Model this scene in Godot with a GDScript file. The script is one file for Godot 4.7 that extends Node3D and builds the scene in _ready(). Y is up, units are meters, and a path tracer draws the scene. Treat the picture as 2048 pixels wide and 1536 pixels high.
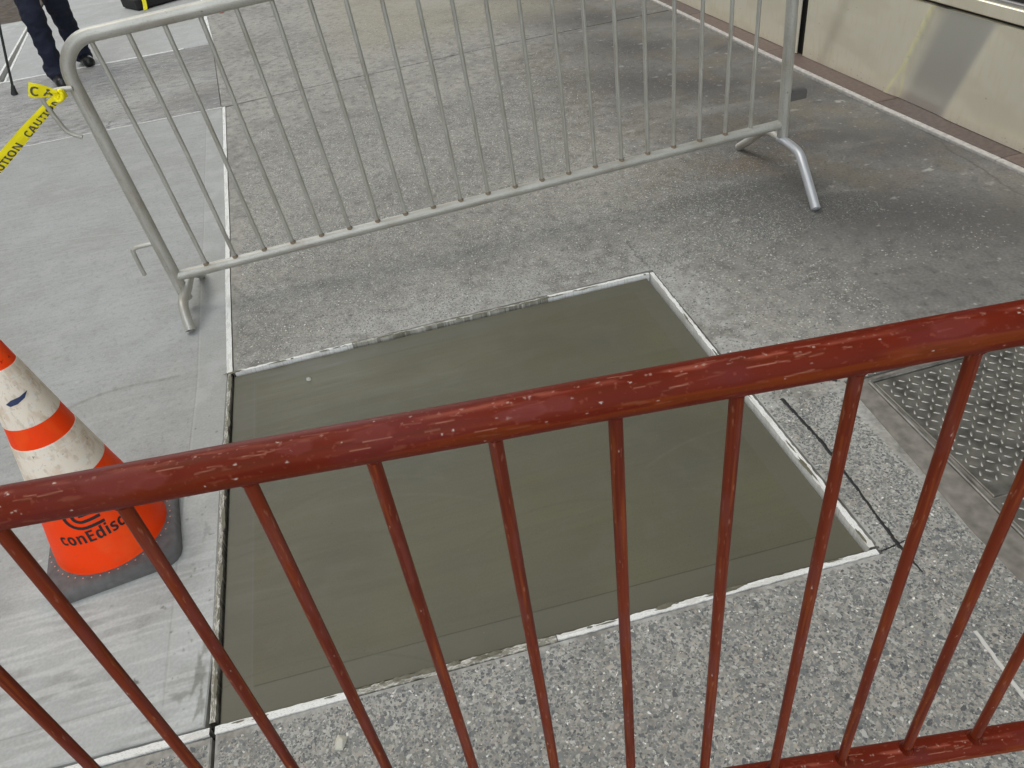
extends Node3D
# Sidewalk frame: x runs towards the storefront, -z runs away along the pavement, y is up. S(a, b, y) is a point of it.

func _ready():
	setup_view()
	build_ground()
	build_joint_strips()
	build_sealant()
	build_aggregate()
	build_storefront()
	build_opposite()
	build_hatch()
	build_grey_barrier()
	build_red_barrier()
	build_cone()
	build_tape()
	build_person()
	build_small_things()


func setup_view():
	var cam := Camera3D.new()
	cam.name = "camera"
	cam.fov = rad_to_deg(2.0 * atan(768.0 / 1526.35))
	cam.near = 0.05
	cam.far = 400.0
	cam.rotation_order = EULER_ORDER_YXZ
	cam.position = Vector3(0, 1.55, 0)
	cam.rotation_degrees = Vector3(-38.634, -9.1, -8.644)
	add_child(cam)
	cam.current = true
	var sm := ProceduralSkyMaterial.new()
	sm.sky_top_color = Color(0.92, 0.957, 0.99)
	sm.sky_horizon_color = Color(0.98, 0.98, 0.97)
	sm.sky_curve = 0.2
	sm.ground_bottom_color = Color(0.3, 0.3, 0.29)
	sm.ground_horizon_color = Color(0.6, 0.6, 0.58)
	sm.sun_angle_max = 1.0
	var sky := Sky.new()
	sky.sky_material = sm
	var e := Environment.new()
	e.background_mode = Environment.BG_SKY
	e.sky = sky
	e.background_energy_multiplier = 1.0
	e.tonemap_mode = Environment.TONE_MAPPER_LINEAR
	e.tonemap_exposure = 2.5
	e.sdfgi_enabled = true
	e.ssao_enabled = true
	e.ssil_enabled = true
	var we := WorldEnvironment.new()
	we.name = "environment"
	we.environment = e
	add_child(we)
	var sun := DirectionalLight3D.new()
	sun.name = "sun"
	sun.light_energy = 0.2
	sun.light_angular_distance = 40.0
	sun.light_color = Color(1.0, 0.98, 0.95)
	sun.shadow_enabled = true
	add_child(sun)
	sun.look_at_from_position(Vector3.ZERO, Vector3(0.55, -1.0, 0.35))


# ---------------------------------------------------------------- helpers
var taken := {}
var rng := RandomNumberGenerator.new()

func S(a: float, b: float, y := 0.0) -> Vector3:
	return Vector3(a, y, -b)

func numbered(n: String) -> String:
	if not taken.has(n):
		taken[n] = 0
		return n
	taken[n] += 1
	return "%s_%03d" % [n, taken[n]]

func thing(called: String, label: String, category: String, at := Vector3.ZERO, group := "") -> Node3D:
	var o := Node3D.new()
	o.name = numbered(called)
	o.position = at
	add_child(o)
	tag(o, label, category, group)
	return o

func tag(o: Node, label: String, category: String, group := ""):
	o.set_meta("label", label)
	o.set_meta("category", category)
	if group != "":
		o.set_meta("group", group)

func setting(called: String, label := "", category := "") -> Node3D:
	var o := Node3D.new()
	o.name = numbered(called)
	o.set_meta("kind", "structure")
	if label != "":
		o.set_meta("label", label)
		o.set_meta("category", category)
	add_child(o)
	return o

func obj(called: String, m: Mesh, mat: Material, parent: Node = null) -> MeshInstance3D:
	var o := MeshInstance3D.new()
	o.mesh = m
	if mat:
		o.material_override = mat
	if parent == null:
		o.name = numbered(called)
		add_child(o)
	else:
		var n := called
		var k := 0
		while parent.has_node(NodePath(n)):
			k += 1
			n = "%s_%03d" % [called, k]
		o.name = n
		parent.add_child(o)
	return o

class MB:
	# collects triangles with normals; every triangle is wound to agree with its normals (front faces clockwise)
	var v := PackedVector3Array()
	var n := PackedVector3Array()
	var uv := PackedVector2Array()
	var uv2 := PackedVector2Array()
	var c := PackedColorArray()
	var ix := PackedInt32Array()
	var col := Color.WHITE
	var colored := false
	func vert(p: Vector3, nn: Vector3, u := Vector2.ZERO, u2 := Vector2.ZERO) -> int:
		v.append(p); n.append(nn); uv.append(u); uv2.append(u2); c.append(col)
		return v.size() - 1
	func tri(i: int, j: int, k: int):
		var g := (v[k] - v[i]).cross(v[j] - v[i])
		if g.dot(n[i] + n[j] + n[k]) < 0.0:
			ix.append_array(PackedInt32Array([i, k, j]))
		else:
			ix.append_array(PackedInt32Array([i, j, k]))
	func quad(i: int, j: int, k: int, l: int):
		tri(i, j, k); tri(i, k, l)
	func face(pts: Array, nn: Vector3, uvs := []):
		var first := v.size()
		for q in pts.size():
			vert(pts[q], nn, uvs[q] if uvs.size() > q else Vector2(pts[q].x, pts[q].z))
		for q in range(1, pts.size() - 1):
			tri(first, first + q, first + q + 1)
	func done() -> ArrayMesh:
		var a := []
		a.resize(Mesh.ARRAY_MAX)
		a[Mesh.ARRAY_VERTEX] = v
		a[Mesh.ARRAY_NORMAL] = n
		a[Mesh.ARRAY_TEX_UV] = uv
		a[Mesh.ARRAY_TEX_UV2] = uv2
		if colored:
			a[Mesh.ARRAY_COLOR] = c
		a[Mesh.ARRAY_INDEX] = ix
		var m := ArrayMesh.new()
		m.add_surface_from_arrays(Mesh.PRIMITIVE_TRIANGLES, a)
		return m

# a box with chamfered edges
func add_box(b: MB, t: Transform3D, size: Vector3, ch := 0.003):
	var h := size / 2.0
	ch = minf(ch, minf(h.x, minf(h.y, h.z)) * 0.45)
	for ax in 3:
		var u := (ax + 1) % 3
		var w := (ax + 2) % 3
		for s in [-1.0, 1.0]:
			var pts := []
			for q in [[-1.0, -1.0], [1.0, -1.0], [1.0, 1.0], [-1.0, 1.0]]:
				var p := Vector3.ZERO
				p[ax] = s * h[ax]
				p[u] = q[0] * (h[u] - ch)
				p[w] = q[1] * (h[w] - ch)
				pts.append(t * p)
			var nn := Vector3.ZERO
			nn[ax] = s
			b.face(pts, (t.basis * nn).normalized())
		for s1 in [-1.0, 1.0]:
			for s2 in [-1.0, 1.0]:
				var e := []
				for q in [[-1.0, 0], [1.0, 0], [1.0, 1], [-1.0, 1]]:
					var p := Vector3.ZERO
					p[ax] = q[0] * (h[ax] - ch)
					p[u] = s1 * (h[u] - (ch if q[1] == 1 else 0.0))
					p[w] = s2 * (h[w] - (0.0 if q[1] == 1 else ch))
					e.append(t * p)
				var n2 := Vector3.ZERO
				n2[u] = s1
				n2[w] = s2
				b.face(e, (t.basis * n2).normalized())
	for sx in [-1.0, 1.0]:
		for sy in [-1.0, 1.0]:
			for sz in [-1.0, 1.0]:
				var k := Vector3(sx, sy, sz)
				var c3 := []
				for ax in 3:
					var p := Vector3.ZERO
					for d in 3:
						p[d] = k[d] * (h[d] - (0.0 if d == ax else ch))
					c3.append(t * p)
				b.face(c3, (t.basis * k).normalized())

func at(p: Vector3, turn := 0.0) -> Transform3D:
	return Transform3D(Basis(Vector3.UP, turn), p)

# a swept tube; uv.x is metres along it times us, uv.y runs round from the top; ends: 0 open, 1 capped, 2 hollow mouth
func add_tube(b: MB, path: Array, r, sides := 16, end0 := 1, end1 := 1, us := 1.0, u0 := 0.0, ref := Vector3.UP):
	var first := b.v.size()
	var run := 0.0
	var last := path.size() - 1
	var frames := []
	for i in path.size():
		var d: Vector3 = (path[mini(i + 1, last)] - path[maxi(i - 1, 0)]).normalized()
		if i > 0:
			run += (path[i] as Vector3).distance_to(path[i - 1])
		var nn: Vector3
		if i == 0:
			nn = ref - d * ref.dot(d)
			if nn.length() < 0.05:
				nn = Vector3.BACK - d * Vector3.BACK.dot(d)
		else:
			nn = frames[i - 1][0] - d * (frames[i - 1][0] as Vector3).dot(d)
		nn = nn.normalized()
		var s := d.cross(nn).normalized()
		frames.append([nn, s, d])
		var rr: float = r[i] if r is Array else r
		for k in sides + 1:
			var th := TAU * k / sides
			var o := nn * cos(th) + s * sin(th)
			b.vert(path[i] + o * rr, o, Vector2(u0 + run * us, float(k) / sides))
	for i in last:
		for k in sides:
			var q := first + i * (sides + 1) + k
			b.quad(q, q + 1, q + sides + 2, q + sides + 1)
	for e in 2:
		var kind: int = [end0, end1][e]
		if kind == 0:
			continue
		var i: int = [0, last][e]
		var out: Vector3 = frames[i][2] * (-1.0 if e == 0 else 1.0)
		var rr: float = r[i] if r is Array else r
		var ctr: Vector3 = path[i]
		if kind == 1:
			var c := b.vert(ctr + out * rr * 0.25, out)
			var f := b.v.size()
			for k in sides + 1:
				var th := TAU * k / sides
				var o: Vector3 = frames[i][0] * cos(th) + frames[i][1] * sin(th)
				b.vert(ctr + o * rr, (out + o * 0.7).normalized(), Vector2(u0, float(k) / sides))
			for k in sides:
				b.tri(c, f + k, f + k + 1)
		else:
			var f := b.v.size()
			for k in sides + 1:
				var th := TAU * k / sides
				var o: Vector3 = frames[i][0] * cos(th) + frames[i][1] * sin(th)
				b.vert(ctr + o * rr, out)
				b.vert(ctr + o * rr * 0.84, out)
				b.vert(ctr + o * rr * 0.84, -o)
				b.vert(ctr + o * rr * 0.84 - out * 0.07, -o)
			for k in sides:
				var q := f + k * 4
				b.quad(q, q + 1, q + 5, q + 4)
				b.quad(q + 2, q + 3, q + 7, q + 6)
			var c := b.vert(ctr - out * 0.07, out)
			for k in sides:
				b.v.size()
				b.tri(c, f + k * 4 + 3, f + k * 4 + 7)

func arc(from: Vector3, corner: Vector3, to: Vector3, r: float, steps := 8) -> Array:
	# points of a rounded corner
	var d0 := (from - corner).normalized()
	var d1 := (to - corner).normalized()
	var half := d0.angle_to(d1) / 2.0
	var cut := r / tan(half)
	var c := corner + (d0 + d1).normalized() * (r / sin(half))
	var p0 := corner + d0 * cut - c
	var p1 := corner + d1 * cut - c
	var out := []
	for i in steps + 1:
		out.append(c + p0.slerp(p1, float(i) / steps))
	return out

# a slab with the given outline in (a, b); uv from a rectangle of the sidewalk
func slab(poly: Array, y1: float, y0: float, uvr: Rect2, ch := 0.0, tile := 2.0) -> ArrayMesh:
	var b := MB.new()
	var p2 := PackedVector2Array()
	for q in poly:
		p2.append(q)
	if Geometry2D.is_polygon_clockwise(p2):
		p2.reverse()
	var inner := p2
	if ch > 0.0:
		var off := Geometry2D.offset_polygon(p2, -ch, Geometry2D.JOIN_MITER)
		if off.size() == 1 and off[0].size() == p2.size():
			inner = off[0]
			if Geometry2D.is_polygon_clockwise(inner):
				inner.reverse()
			# line up the corner order
			var best := 0
			for k in inner.size():
				if inner[k].distance_to(p2[0]) < inner[best].distance_to(p2[0]):
					best = k
			var turned := PackedVector2Array()
			for k in inner.size():
				turned.append(inner[(best + k) % inner.size()])
			inner = turned
	var tris := Geometry2D.triangulate_polygon(inner)
	var first := b.v.size()
	for q in inner:
		b.vert(S(q.x, q.y, y1), Vector3.UP, uv_of(q, uvr), q * tile)
	for k in range(0, tris.size(), 3):
		b.tri(first + tris[k], first + tris[k + 1], first + tris[k + 2])
	for k in p2.size():
		var k2 := (k + 1) % p2.size()
		var e := p2[k2] - p2[k]
		var o := Vector2(e.y, -e.x).normalized()
		var n3 := S(o.x, o.y)
		if ch > 0.0:
			b.face([S(inner[k].x, inner[k].y, y1), S(inner[k2].x, inner[k2].y, y1), S(p2[k2].x, p2[k2].y, y1 - ch), S(p2[k].x, p2[k].y, y1 - ch)], (n3 + Vector3.UP).normalized(), [uv_of(inner[k], uvr), uv_of(inner[k2], uvr), uv_of(p2[k2], uvr), uv_of(p2[k], uvr)])
		b.face([S(p2[k].x, p2[k].y, y1 - ch), S(p2[k2].x, p2[k2].y, y1 - ch), S(p2[k2].x, p2[k2].y, y0), S(p2[k].x, p2[k].y, y0)], n3, [uv_of(p2[k], uvr), uv_of(p2[k2], uvr), uv_of(p2[k2], uvr), uv_of(p2[k], uvr)])
	return b.done()

func uv_of(q: Vector2, r: Rect2) -> Vector2:
	return Vector2((q.x - r.position.x) / r.size.x, (q.y - r.position.y) / r.size.y)

# ---------------------------------------------------------------- textures
class Tex:
	var w: int
	var h: int
	var d := PackedFloat32Array()
	func _init(ww: int, hh: int, c: Color):
		w = ww
		h = hh
		d.resize(w * h * 3)
		for i in w * h:
			d[i * 3] = c.r
			d[i * 3 + 1] = c.g
			d[i * 3 + 2] = c.b
	# blend colour c in where the noise bytes m lie between lo and hi (0 to 1); area, if given, weighs it (bytes too)
	func mix(m: PackedByteArray, lo: float, hi: float, c: Color, k: float, area := PackedByteArray()):
		var lut := PackedFloat32Array()
		for i in 256:
			lut.append(smoothstep(lo, hi, i / 255.0) * k)
		var by := area.size() > 0
		for i in w * h:
			var t := lut[m[i]]
			if t <= 0.004:
				continue
			if by:
				t *= area[i] / 255.0
			var j := i * 3
			d[j] += (c.r - d[j]) * t
			d[j + 1] += (c.g - d[j + 1]) * t
			d[j + 2] += (c.b - d[j + 2]) * t
	func spot(x: float, y: float, rx: float, ry: float, c: Color, k: float, soft := 0.5, wob := 0.0, seed_ := 0.0):
		for yy in range(maxi(0, int(y - ry * 1.5)), mini(h, int(y + ry * 1.5) + 1)):
			for xx in range(maxi(0, int(x - rx * 1.5)), mini(w, int(x + rx * 1.5) + 1)):
				var dx := (xx - x) / rx
				var dy := (yy - y) / ry
				var r := sqrt(dx * dx + dy * dy)
				if wob > 0.0:
					var an := atan2(dy, dx)
					r *= 1.0 + wob * (sin(an * 3.0 + seed_) * 0.5 + sin(an * 5.0 + seed_ * 2.3) * 0.3 + sin(an * 9.0 + seed_ * 4.1) * 0.2)
				var t := (1.0 - smoothstep(1.0 - soft, 1.0, r)) * k
				if t > 0.0:
					var j := (yy * w + xx) * 3
					d[j] += (c.r - d[j]) * t
					d[j + 1] += (c.g - d[j + 1]) * t
					d[j + 2] += (c.b - d[j + 2]) * t
	func line(pts: Array, wd: float, c: Color, k: float):
		for i in pts.size() - 1:
			var p: Vector2 = pts[i]
			var q: Vector2 = pts[i + 1]
			var lo := p.min(q) - Vector2(wd + 1, wd + 1)
			var hi := p.max(q) + Vector2(wd + 1, wd + 1)
			for yy in range(maxi(0, int(lo.y)), mini(h, int(hi.y) + 1)):
				for xx in range(maxi(0, int(lo.x)), mini(w, int(hi.x) + 1)):
					var g := Geometry2D.get_closest_point_to_segment(Vector2(xx, yy), p, q)
					var t := clampf(wd / 2.0 + 0.5 - g.distance_to(Vector2(xx, yy)), 0.0, 1.0) * k
					if t > 0.0:
						var j := (yy * w + xx) * 3
						d[j] += (c.r - d[j]) * t
						d[j + 1] += (c.g - d[j + 1]) * t
						d[j + 2] += (c.b - d[j + 2]) * t
	func done() -> ImageTexture:
		return ImageTexture.create_from_image(Image.create_from_data(w, h, false, Image.FORMAT_RGBF, d.to_byte_array()))

func noise(w: int, h: int, freq: float, sd: int, oct := 4, stretch := Vector2.ONE, kind := FastNoiseLite.TYPE_SIMPLEX_SMOOTH) -> PackedByteArray:
	var n := FastNoiseLite.new()
	n.seed = sd
	n.noise_type = kind
	n.frequency = freq
	n.fractal_octaves = oct
	if oct <= 1:
		n.fractal_type = FastNoiseLite.FRACTAL_NONE
	var im := n.get_image(maxi(8, int(w / stretch.x)), maxi(8, int(h / stretch.y)), false, false, true)
	if stretch != Vector2.ONE:
		im.resize(w, h, Image.INTERPOLATE_CUBIC)
	return im.get_data()

func grain_tex(freq: float, sd: int, lo: float, hi: float, sz := 512) -> ImageTexture:
	var n := FastNoiseLite.new()
	n.seed = sd
	n.frequency = freq
	n.fractal_octaves = 4
	var by := n.get_seamless_image(sz, sz, false, false, 0.15, true).get_data()
	var out := PackedByteArray()
	out.resize(sz * sz * 3)
	for i in sz * sz:
		var t := lo + (hi - lo) * by[i] / 255.0
		var g := int(clampf(pow(t, 1.0 / 2.2), 0, 1) * 255.0)
		out[i * 3] = g
		out[i * 3 + 1] = g
		out[i * 3 + 2] = g
	return ImageTexture.create_from_image(Image.create_from_data(sz, sz, false, Image.FORMAT_RGB8, out))

func bump_tex(freq: float, sd: int, strength: float, sz := 512, stretch := 1) -> ImageTexture:
	var n := FastNoiseLite.new()
	n.seed = sd
	n.frequency = freq
	n.fractal_octaves = 4
	var im := n.get_seamless_image(maxi(16, sz / stretch), sz, false, false, 0.15, true)
	im.resize(sz, sz, Image.INTERPOLATE_CUBIC)
	im.convert(Image.FORMAT_RGBA8)
	im.bump_map_to_normal_map(strength)
	return ImageTexture.create_from_image(im)

func mat(c: Color, rough := 0.8, metal := 0.0) -> StandardMaterial3D:
	var m := StandardMaterial3D.new()
	m.albedo_color = c.linear_to_srgb()
	m.roughness = rough
	m.metallic = metal
	return m

func textured(t: Texture2D, rough := 0.85, detail: Texture2D = null) -> StandardMaterial3D:
	var m := StandardMaterial3D.new()
	m.albedo_texture = t
	m.roughness = rough
	if detail:
		m.detail_enabled = true
		m.detail_albedo = detail
		m.detail_blend_mode = BaseMaterial3D.BLEND_MODE_MUL
		m.detail_uv_layer = BaseMaterial3D.DETAIL_UV_2
	return m

# ---------------------------------------------------------------- ground
const OLD := Rect2(-1.05, -0.8, 4.0, 12.0)
const BAND := Rect2(-5.1, 3.2, 7.0, 9.0)
const LIGHT := Rect2(-3.2, 0.9, 2.7, 4.8)
const WET := Rect2(-0.64, 0.93, 1.66, 1.46)
const LEFT_LINE := [Vector2(-0.609, 0.99), Vector2(-0.612, 1.213), Vector2(-0.619, 1.727), Vector2(-0.62, 2.365), Vector2(-0.655, 3.081), Vector2(-0.675, 3.6), Vector2(-0.712, 4.307), Vector2(-0.775, 5.563)]
const WALL_LINE := [Vector2(2.76, -2.0), Vector2(2.67, 1.4), Vector2(2.635, 2.411), Vector2(2.605, 2.991), Vector2(2.565, 3.982), Vector2(2.55, 4.966), Vector2(2.54, 6.158), Vector2(2.36, 13.0)]
var grain: ImageTexture
var m_old: StandardMaterial3D
var m_light: StandardMaterial3D

func wall_a(b: float) -> float:
	for i in WALL_LINE.size() - 1:
		if b <= WALL_LINE[i + 1].y or i == WALL_LINE.size() - 2:
			return lerpf(WALL_LINE[i].x, WALL_LINE[i + 1].x, (b - WALL_LINE[i].y) / (WALL_LINE[i + 1].y - WALL_LINE[i].y))
	return 2.5

func left_a(b: float) -> float:
	for i in LEFT_LINE.size() - 1:
		if b <= LEFT_LINE[i + 1].y or i == LEFT_LINE.size() - 2:
			return lerpf(LEFT_LINE[i].x, LEFT_LINE[i + 1].x, (b - LEFT_LINE[i].y) / (LEFT_LINE[i + 1].y - LEFT_LINE[i].y))
	return -0.6

# bytes of a weight that f(a, b) gives over a texture's rectangle, worked out coarsely and enlarged
func area(w: int, h: int, r: Rect2, f: Callable, step := 8) -> PackedByteArray:
	var cw := w / step
	var ch := h / step
	var by := PackedByteArray()
	by.resize(cw * ch)
	for y in ch:
		for x in cw:
			by[y * cw + x] = int(clampf(f.call(r.position.x + r.size.x * (x + 0.5) / cw, r.position.y + r.size.y * (y + 0.5) / ch), 0, 1) * 255.0)
	var im := Image.create_from_data(cw, ch, false, Image.FORMAT_L8, by)
	im.resize(w, h, Image.INTERPOLATE_CUBIC)
	return im.get_data()

func box_near(a: float, b: float, lo: Vector2, hi: Vector2, soft: float) -> float:
	var dx := maxf(maxf(lo.x - a, a - hi.x), 0.0)
	var dy := maxf(maxf(lo.y - b, b - hi.y), 0.0)
	return 1.0 - smoothstep(0.0, soft, sqrt(dx * dx + dy * dy))

func old_texture() -> ImageTexture:
	var w := 768
	var h := 2048
	var t := Tex.new(w, h, Color(0.40, 0.388, 0.352))
	var big := noise(w, h, 0.004, 11, 4)
	var mid := noise(w, h, 0.016, 12, 5)
	var fine := noise(w, h, 0.07, 13, 4)
	var speck := noise(w, h, 0.16, 14, 2)
	var full := PackedByteArray()
	full.resize(w * h)
	full.fill(255)
	# greyer, aggregate-worn middle behind the grey barrier
	t.mix(full, 0.0, 0.5, Color(0.335, 0.325, 0.297), 0.7, area(w, h, OLD, func(a, b): return box_near(a, b, Vector2(-0.5, 3.1), Vector2(0.7, 4.6), 0.9)))
	# brown, trodden ground towards the shop
	t.mix(mid, 0.25, 0.7, Color(0.27, 0.235, 0.175), 0.8, area(w, h, OLD, func(a, b): return box_near(a, b, Vector2(1.45, 2.9), Vector2(2.0, 5.2), 0.7)))
	t.mix(big, 0.5, 0.75, Color(0.45, 0.435, 0.395), 0.5)
	t.mix(big, 0.5, 0.2, Color(0.27, 0.26, 0.235), 0.4)
	t.mix(mid, 0.55, 0.85, Color(0.48, 0.46, 0.42), 0.4)
	t.mix(mid, 0.42, 0.2, Color(0.22, 0.21, 0.19), 0.35)
	t.mix(fine, 0.58, 0.85, Color(0.55, 0.53, 0.49), 0.5)
	t.mix(fine, 0.42, 0.2, Color(0.16, 0.155, 0.145), 0.5)
	# grime along the shop front
	t.mix(full, 0.0, 0.5, Color(0.112, 0.107, 0.105), 0.93, area(w, h, OLD, func(a, b): return smoothstep(0.95, 2.0, a + 0.12 * sin(b * 3.1)) * smoothstep(1.35, 1.9, b) * (0.85 + 0.15 * sin(b * 7.0 + a * 5.0))))
	t.mix(mid, 0.5, 0.8, Color(0.2, 0.17, 0.13), 0.6, area(w, h, OLD, func(a, b): return smoothstep(1.4, 2.2, a) * smoothstep(2.0, 3.0, b)))
	# yellow-grey far slab; warm light thrown off the steel wall is painted in
	t.mix(full, 0.0, 0.5, Color(0.46, 0.425, 0.32), 0.55, area(w, h, OLD, func(a, b): return smoothstep(5.8, 6.8, b) * smoothstep(-0.3, 0.5, a) * (1.0 - smoothstep(1.7, 2.3, a))))
	# cement haze rubbed out round the new slab
	var haze := area(w, h, OLD, func(a, b): return maxf(0.9 * box_near(a, b, Vector2(0.98, 0.96), Vector2(1.05, 2.35), 0.16), maxf(0.85 * box_near(a, b, Vector2(-0.1, 2.38), Vector2(1.0, 2.44), 0.22), maxf(0.55 * box_near(a, b, Vector2(-0.6, 2.38), Vector2(0.0, 2.4), 0.08), 0.8 * box_near(a, b, Vector2(-0.6, 0.93), Vector2(0.95, 0.98), 0.13)))), 4)
	t.mix(mid, 0.3, 0.62, Color(0.52, 0.52, 0.5), 0.62, haze)
	t.mix(fine, 0.45, 0.7, Color(0.58, 0.58, 0.56), 0.5, haze)
	# plaster-white smears right of the slab
	t.mix(mid, 0.52, 0.68, Color(0.55, 0.55, 0.53), 0.7, area(w, h, OLD, func(a, b): return box_near(a, b, Vector2(1.0, 1.0), Vector2(1.18, 1.7), 0.12), 4))
	t.mix(speck, 0.8, 0.92, Color(0.55, 0.54, 0.5), 0.65)
	t.mix(speck, 0.2, 0.08, Color(0.06, 0.06, 0.06), 0.6)
	var px := func(a: float, b: float) -> Vector2: return Vector2((a - OLD.position.x) / OLD.size.x * w, (b - OLD.position.y) / OLD.size.y * h)
	# pale spots, gum and stains
	for i in 260:
		var q: Vector2 = px.call(rng.randf_range(-0.6, 2.6), rng.randf_range(2.4, 7.0))
		var r := rng.randf_range(0.8, 3.2)
		t.spot(q.x, q.y, r * rng.randf_range(1.0, 2.2), r, Color(0.5, 0.49, 0.46), rng.randf_range(0.3, 0.8), 0.5, 0.4, i)
	for i in 70:
		var q: Vector2 = px.call(rng.randf_range(-0.6, 2.6), rng.randf_range(0.0, 7.0))
		var r := rng.randf_range(1.5, 5.0)
		t.spot(q.x, q.y, r * rng.randf_range(1.0, 2.0), r, Color(0.1, 0.1, 0.09), rng.randf_range(0.2, 0.55), 0.7, 0.4, i)
	for i in 16:
		var q: Vector2 = px.call(rng.randf_range(0.2, 2.3), rng.randf_range(2.6, 4.2))
		t.spot(q.x, q.y, rng.randf_range(12, 36), rng.randf_range(5, 14), Color(0.42, 0.41, 0.37), rng.randf_range(0.15, 0.4), 0.9, 0.6, i * 1.7)
	for i in 34:
		var q: Vector2 = px.call(rng.randf_range(-0.5, 1.9), rng.randf_range(2.7, 8.5))
		var dk := i % 3 != 0
		t.spot(q.x, q.y, rng.randf_range(20, 70), rng.randf_range(14, 46), Color(0.2, 0.192, 0.175) if dk else Color(0.47, 0.46, 0.42), rng.randf_range(0.12, 0.38), 1.0, 0.7, i * 2.1)
	# dark brown patch where the barrier's foot stands
	var rs: Vector2 = px.call(1.72, 3.05)
	t.spot(rs.x, rs.y, 42, 30, Color(0.2, 0.13, 0.07), 0.5, 1.0, 0.5, 2.0)
	rs = px.call(1.28, 5.3)
	t.spot(rs.x, rs.y, 26, 16, Color(0.13, 0.12, 0.1), 0.5, 0.9, 0.5, 1.0)
	# hairline cracks
	for cr in [[Vector2(2.6, 2.95), Vector2(2.55, 2.72), Vector2(2.54, 2.56), Vector2(2.5, 2.3), Vector2(2.52, 1.9)], [Vector2(2.2, 4.6), Vector2(2.35, 4.66), Vector2(2.5, 4.75)], [Vector2(-0.36, 6.88), Vector2(-0.1, 7.02), Vector2(0.05, 7.15)], [Vector2(0.98, 2.39), Vector2(0.97, 2.5), Vector2(0.98, 2.64)], [Vector2(1.02, 0.86), Vector2(1.06, 0.74), Vector2(1.02, 0.68)]]:
		var pts := []
		for i in cr.size() - 1:
			for k in 6:
				var q: Vector2 = cr[i].lerp(cr[i + 1], k / 6.0) + Vector2(rng.randf_range(-0.008, 0.008), rng.randf_range(-0.008, 0.008))
				pts.append(px.call(q.x, q.y))
		t.line(pts, 1.2, Color(0.06, 0.055, 0.05), 0.6)
	return t.done()

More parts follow.
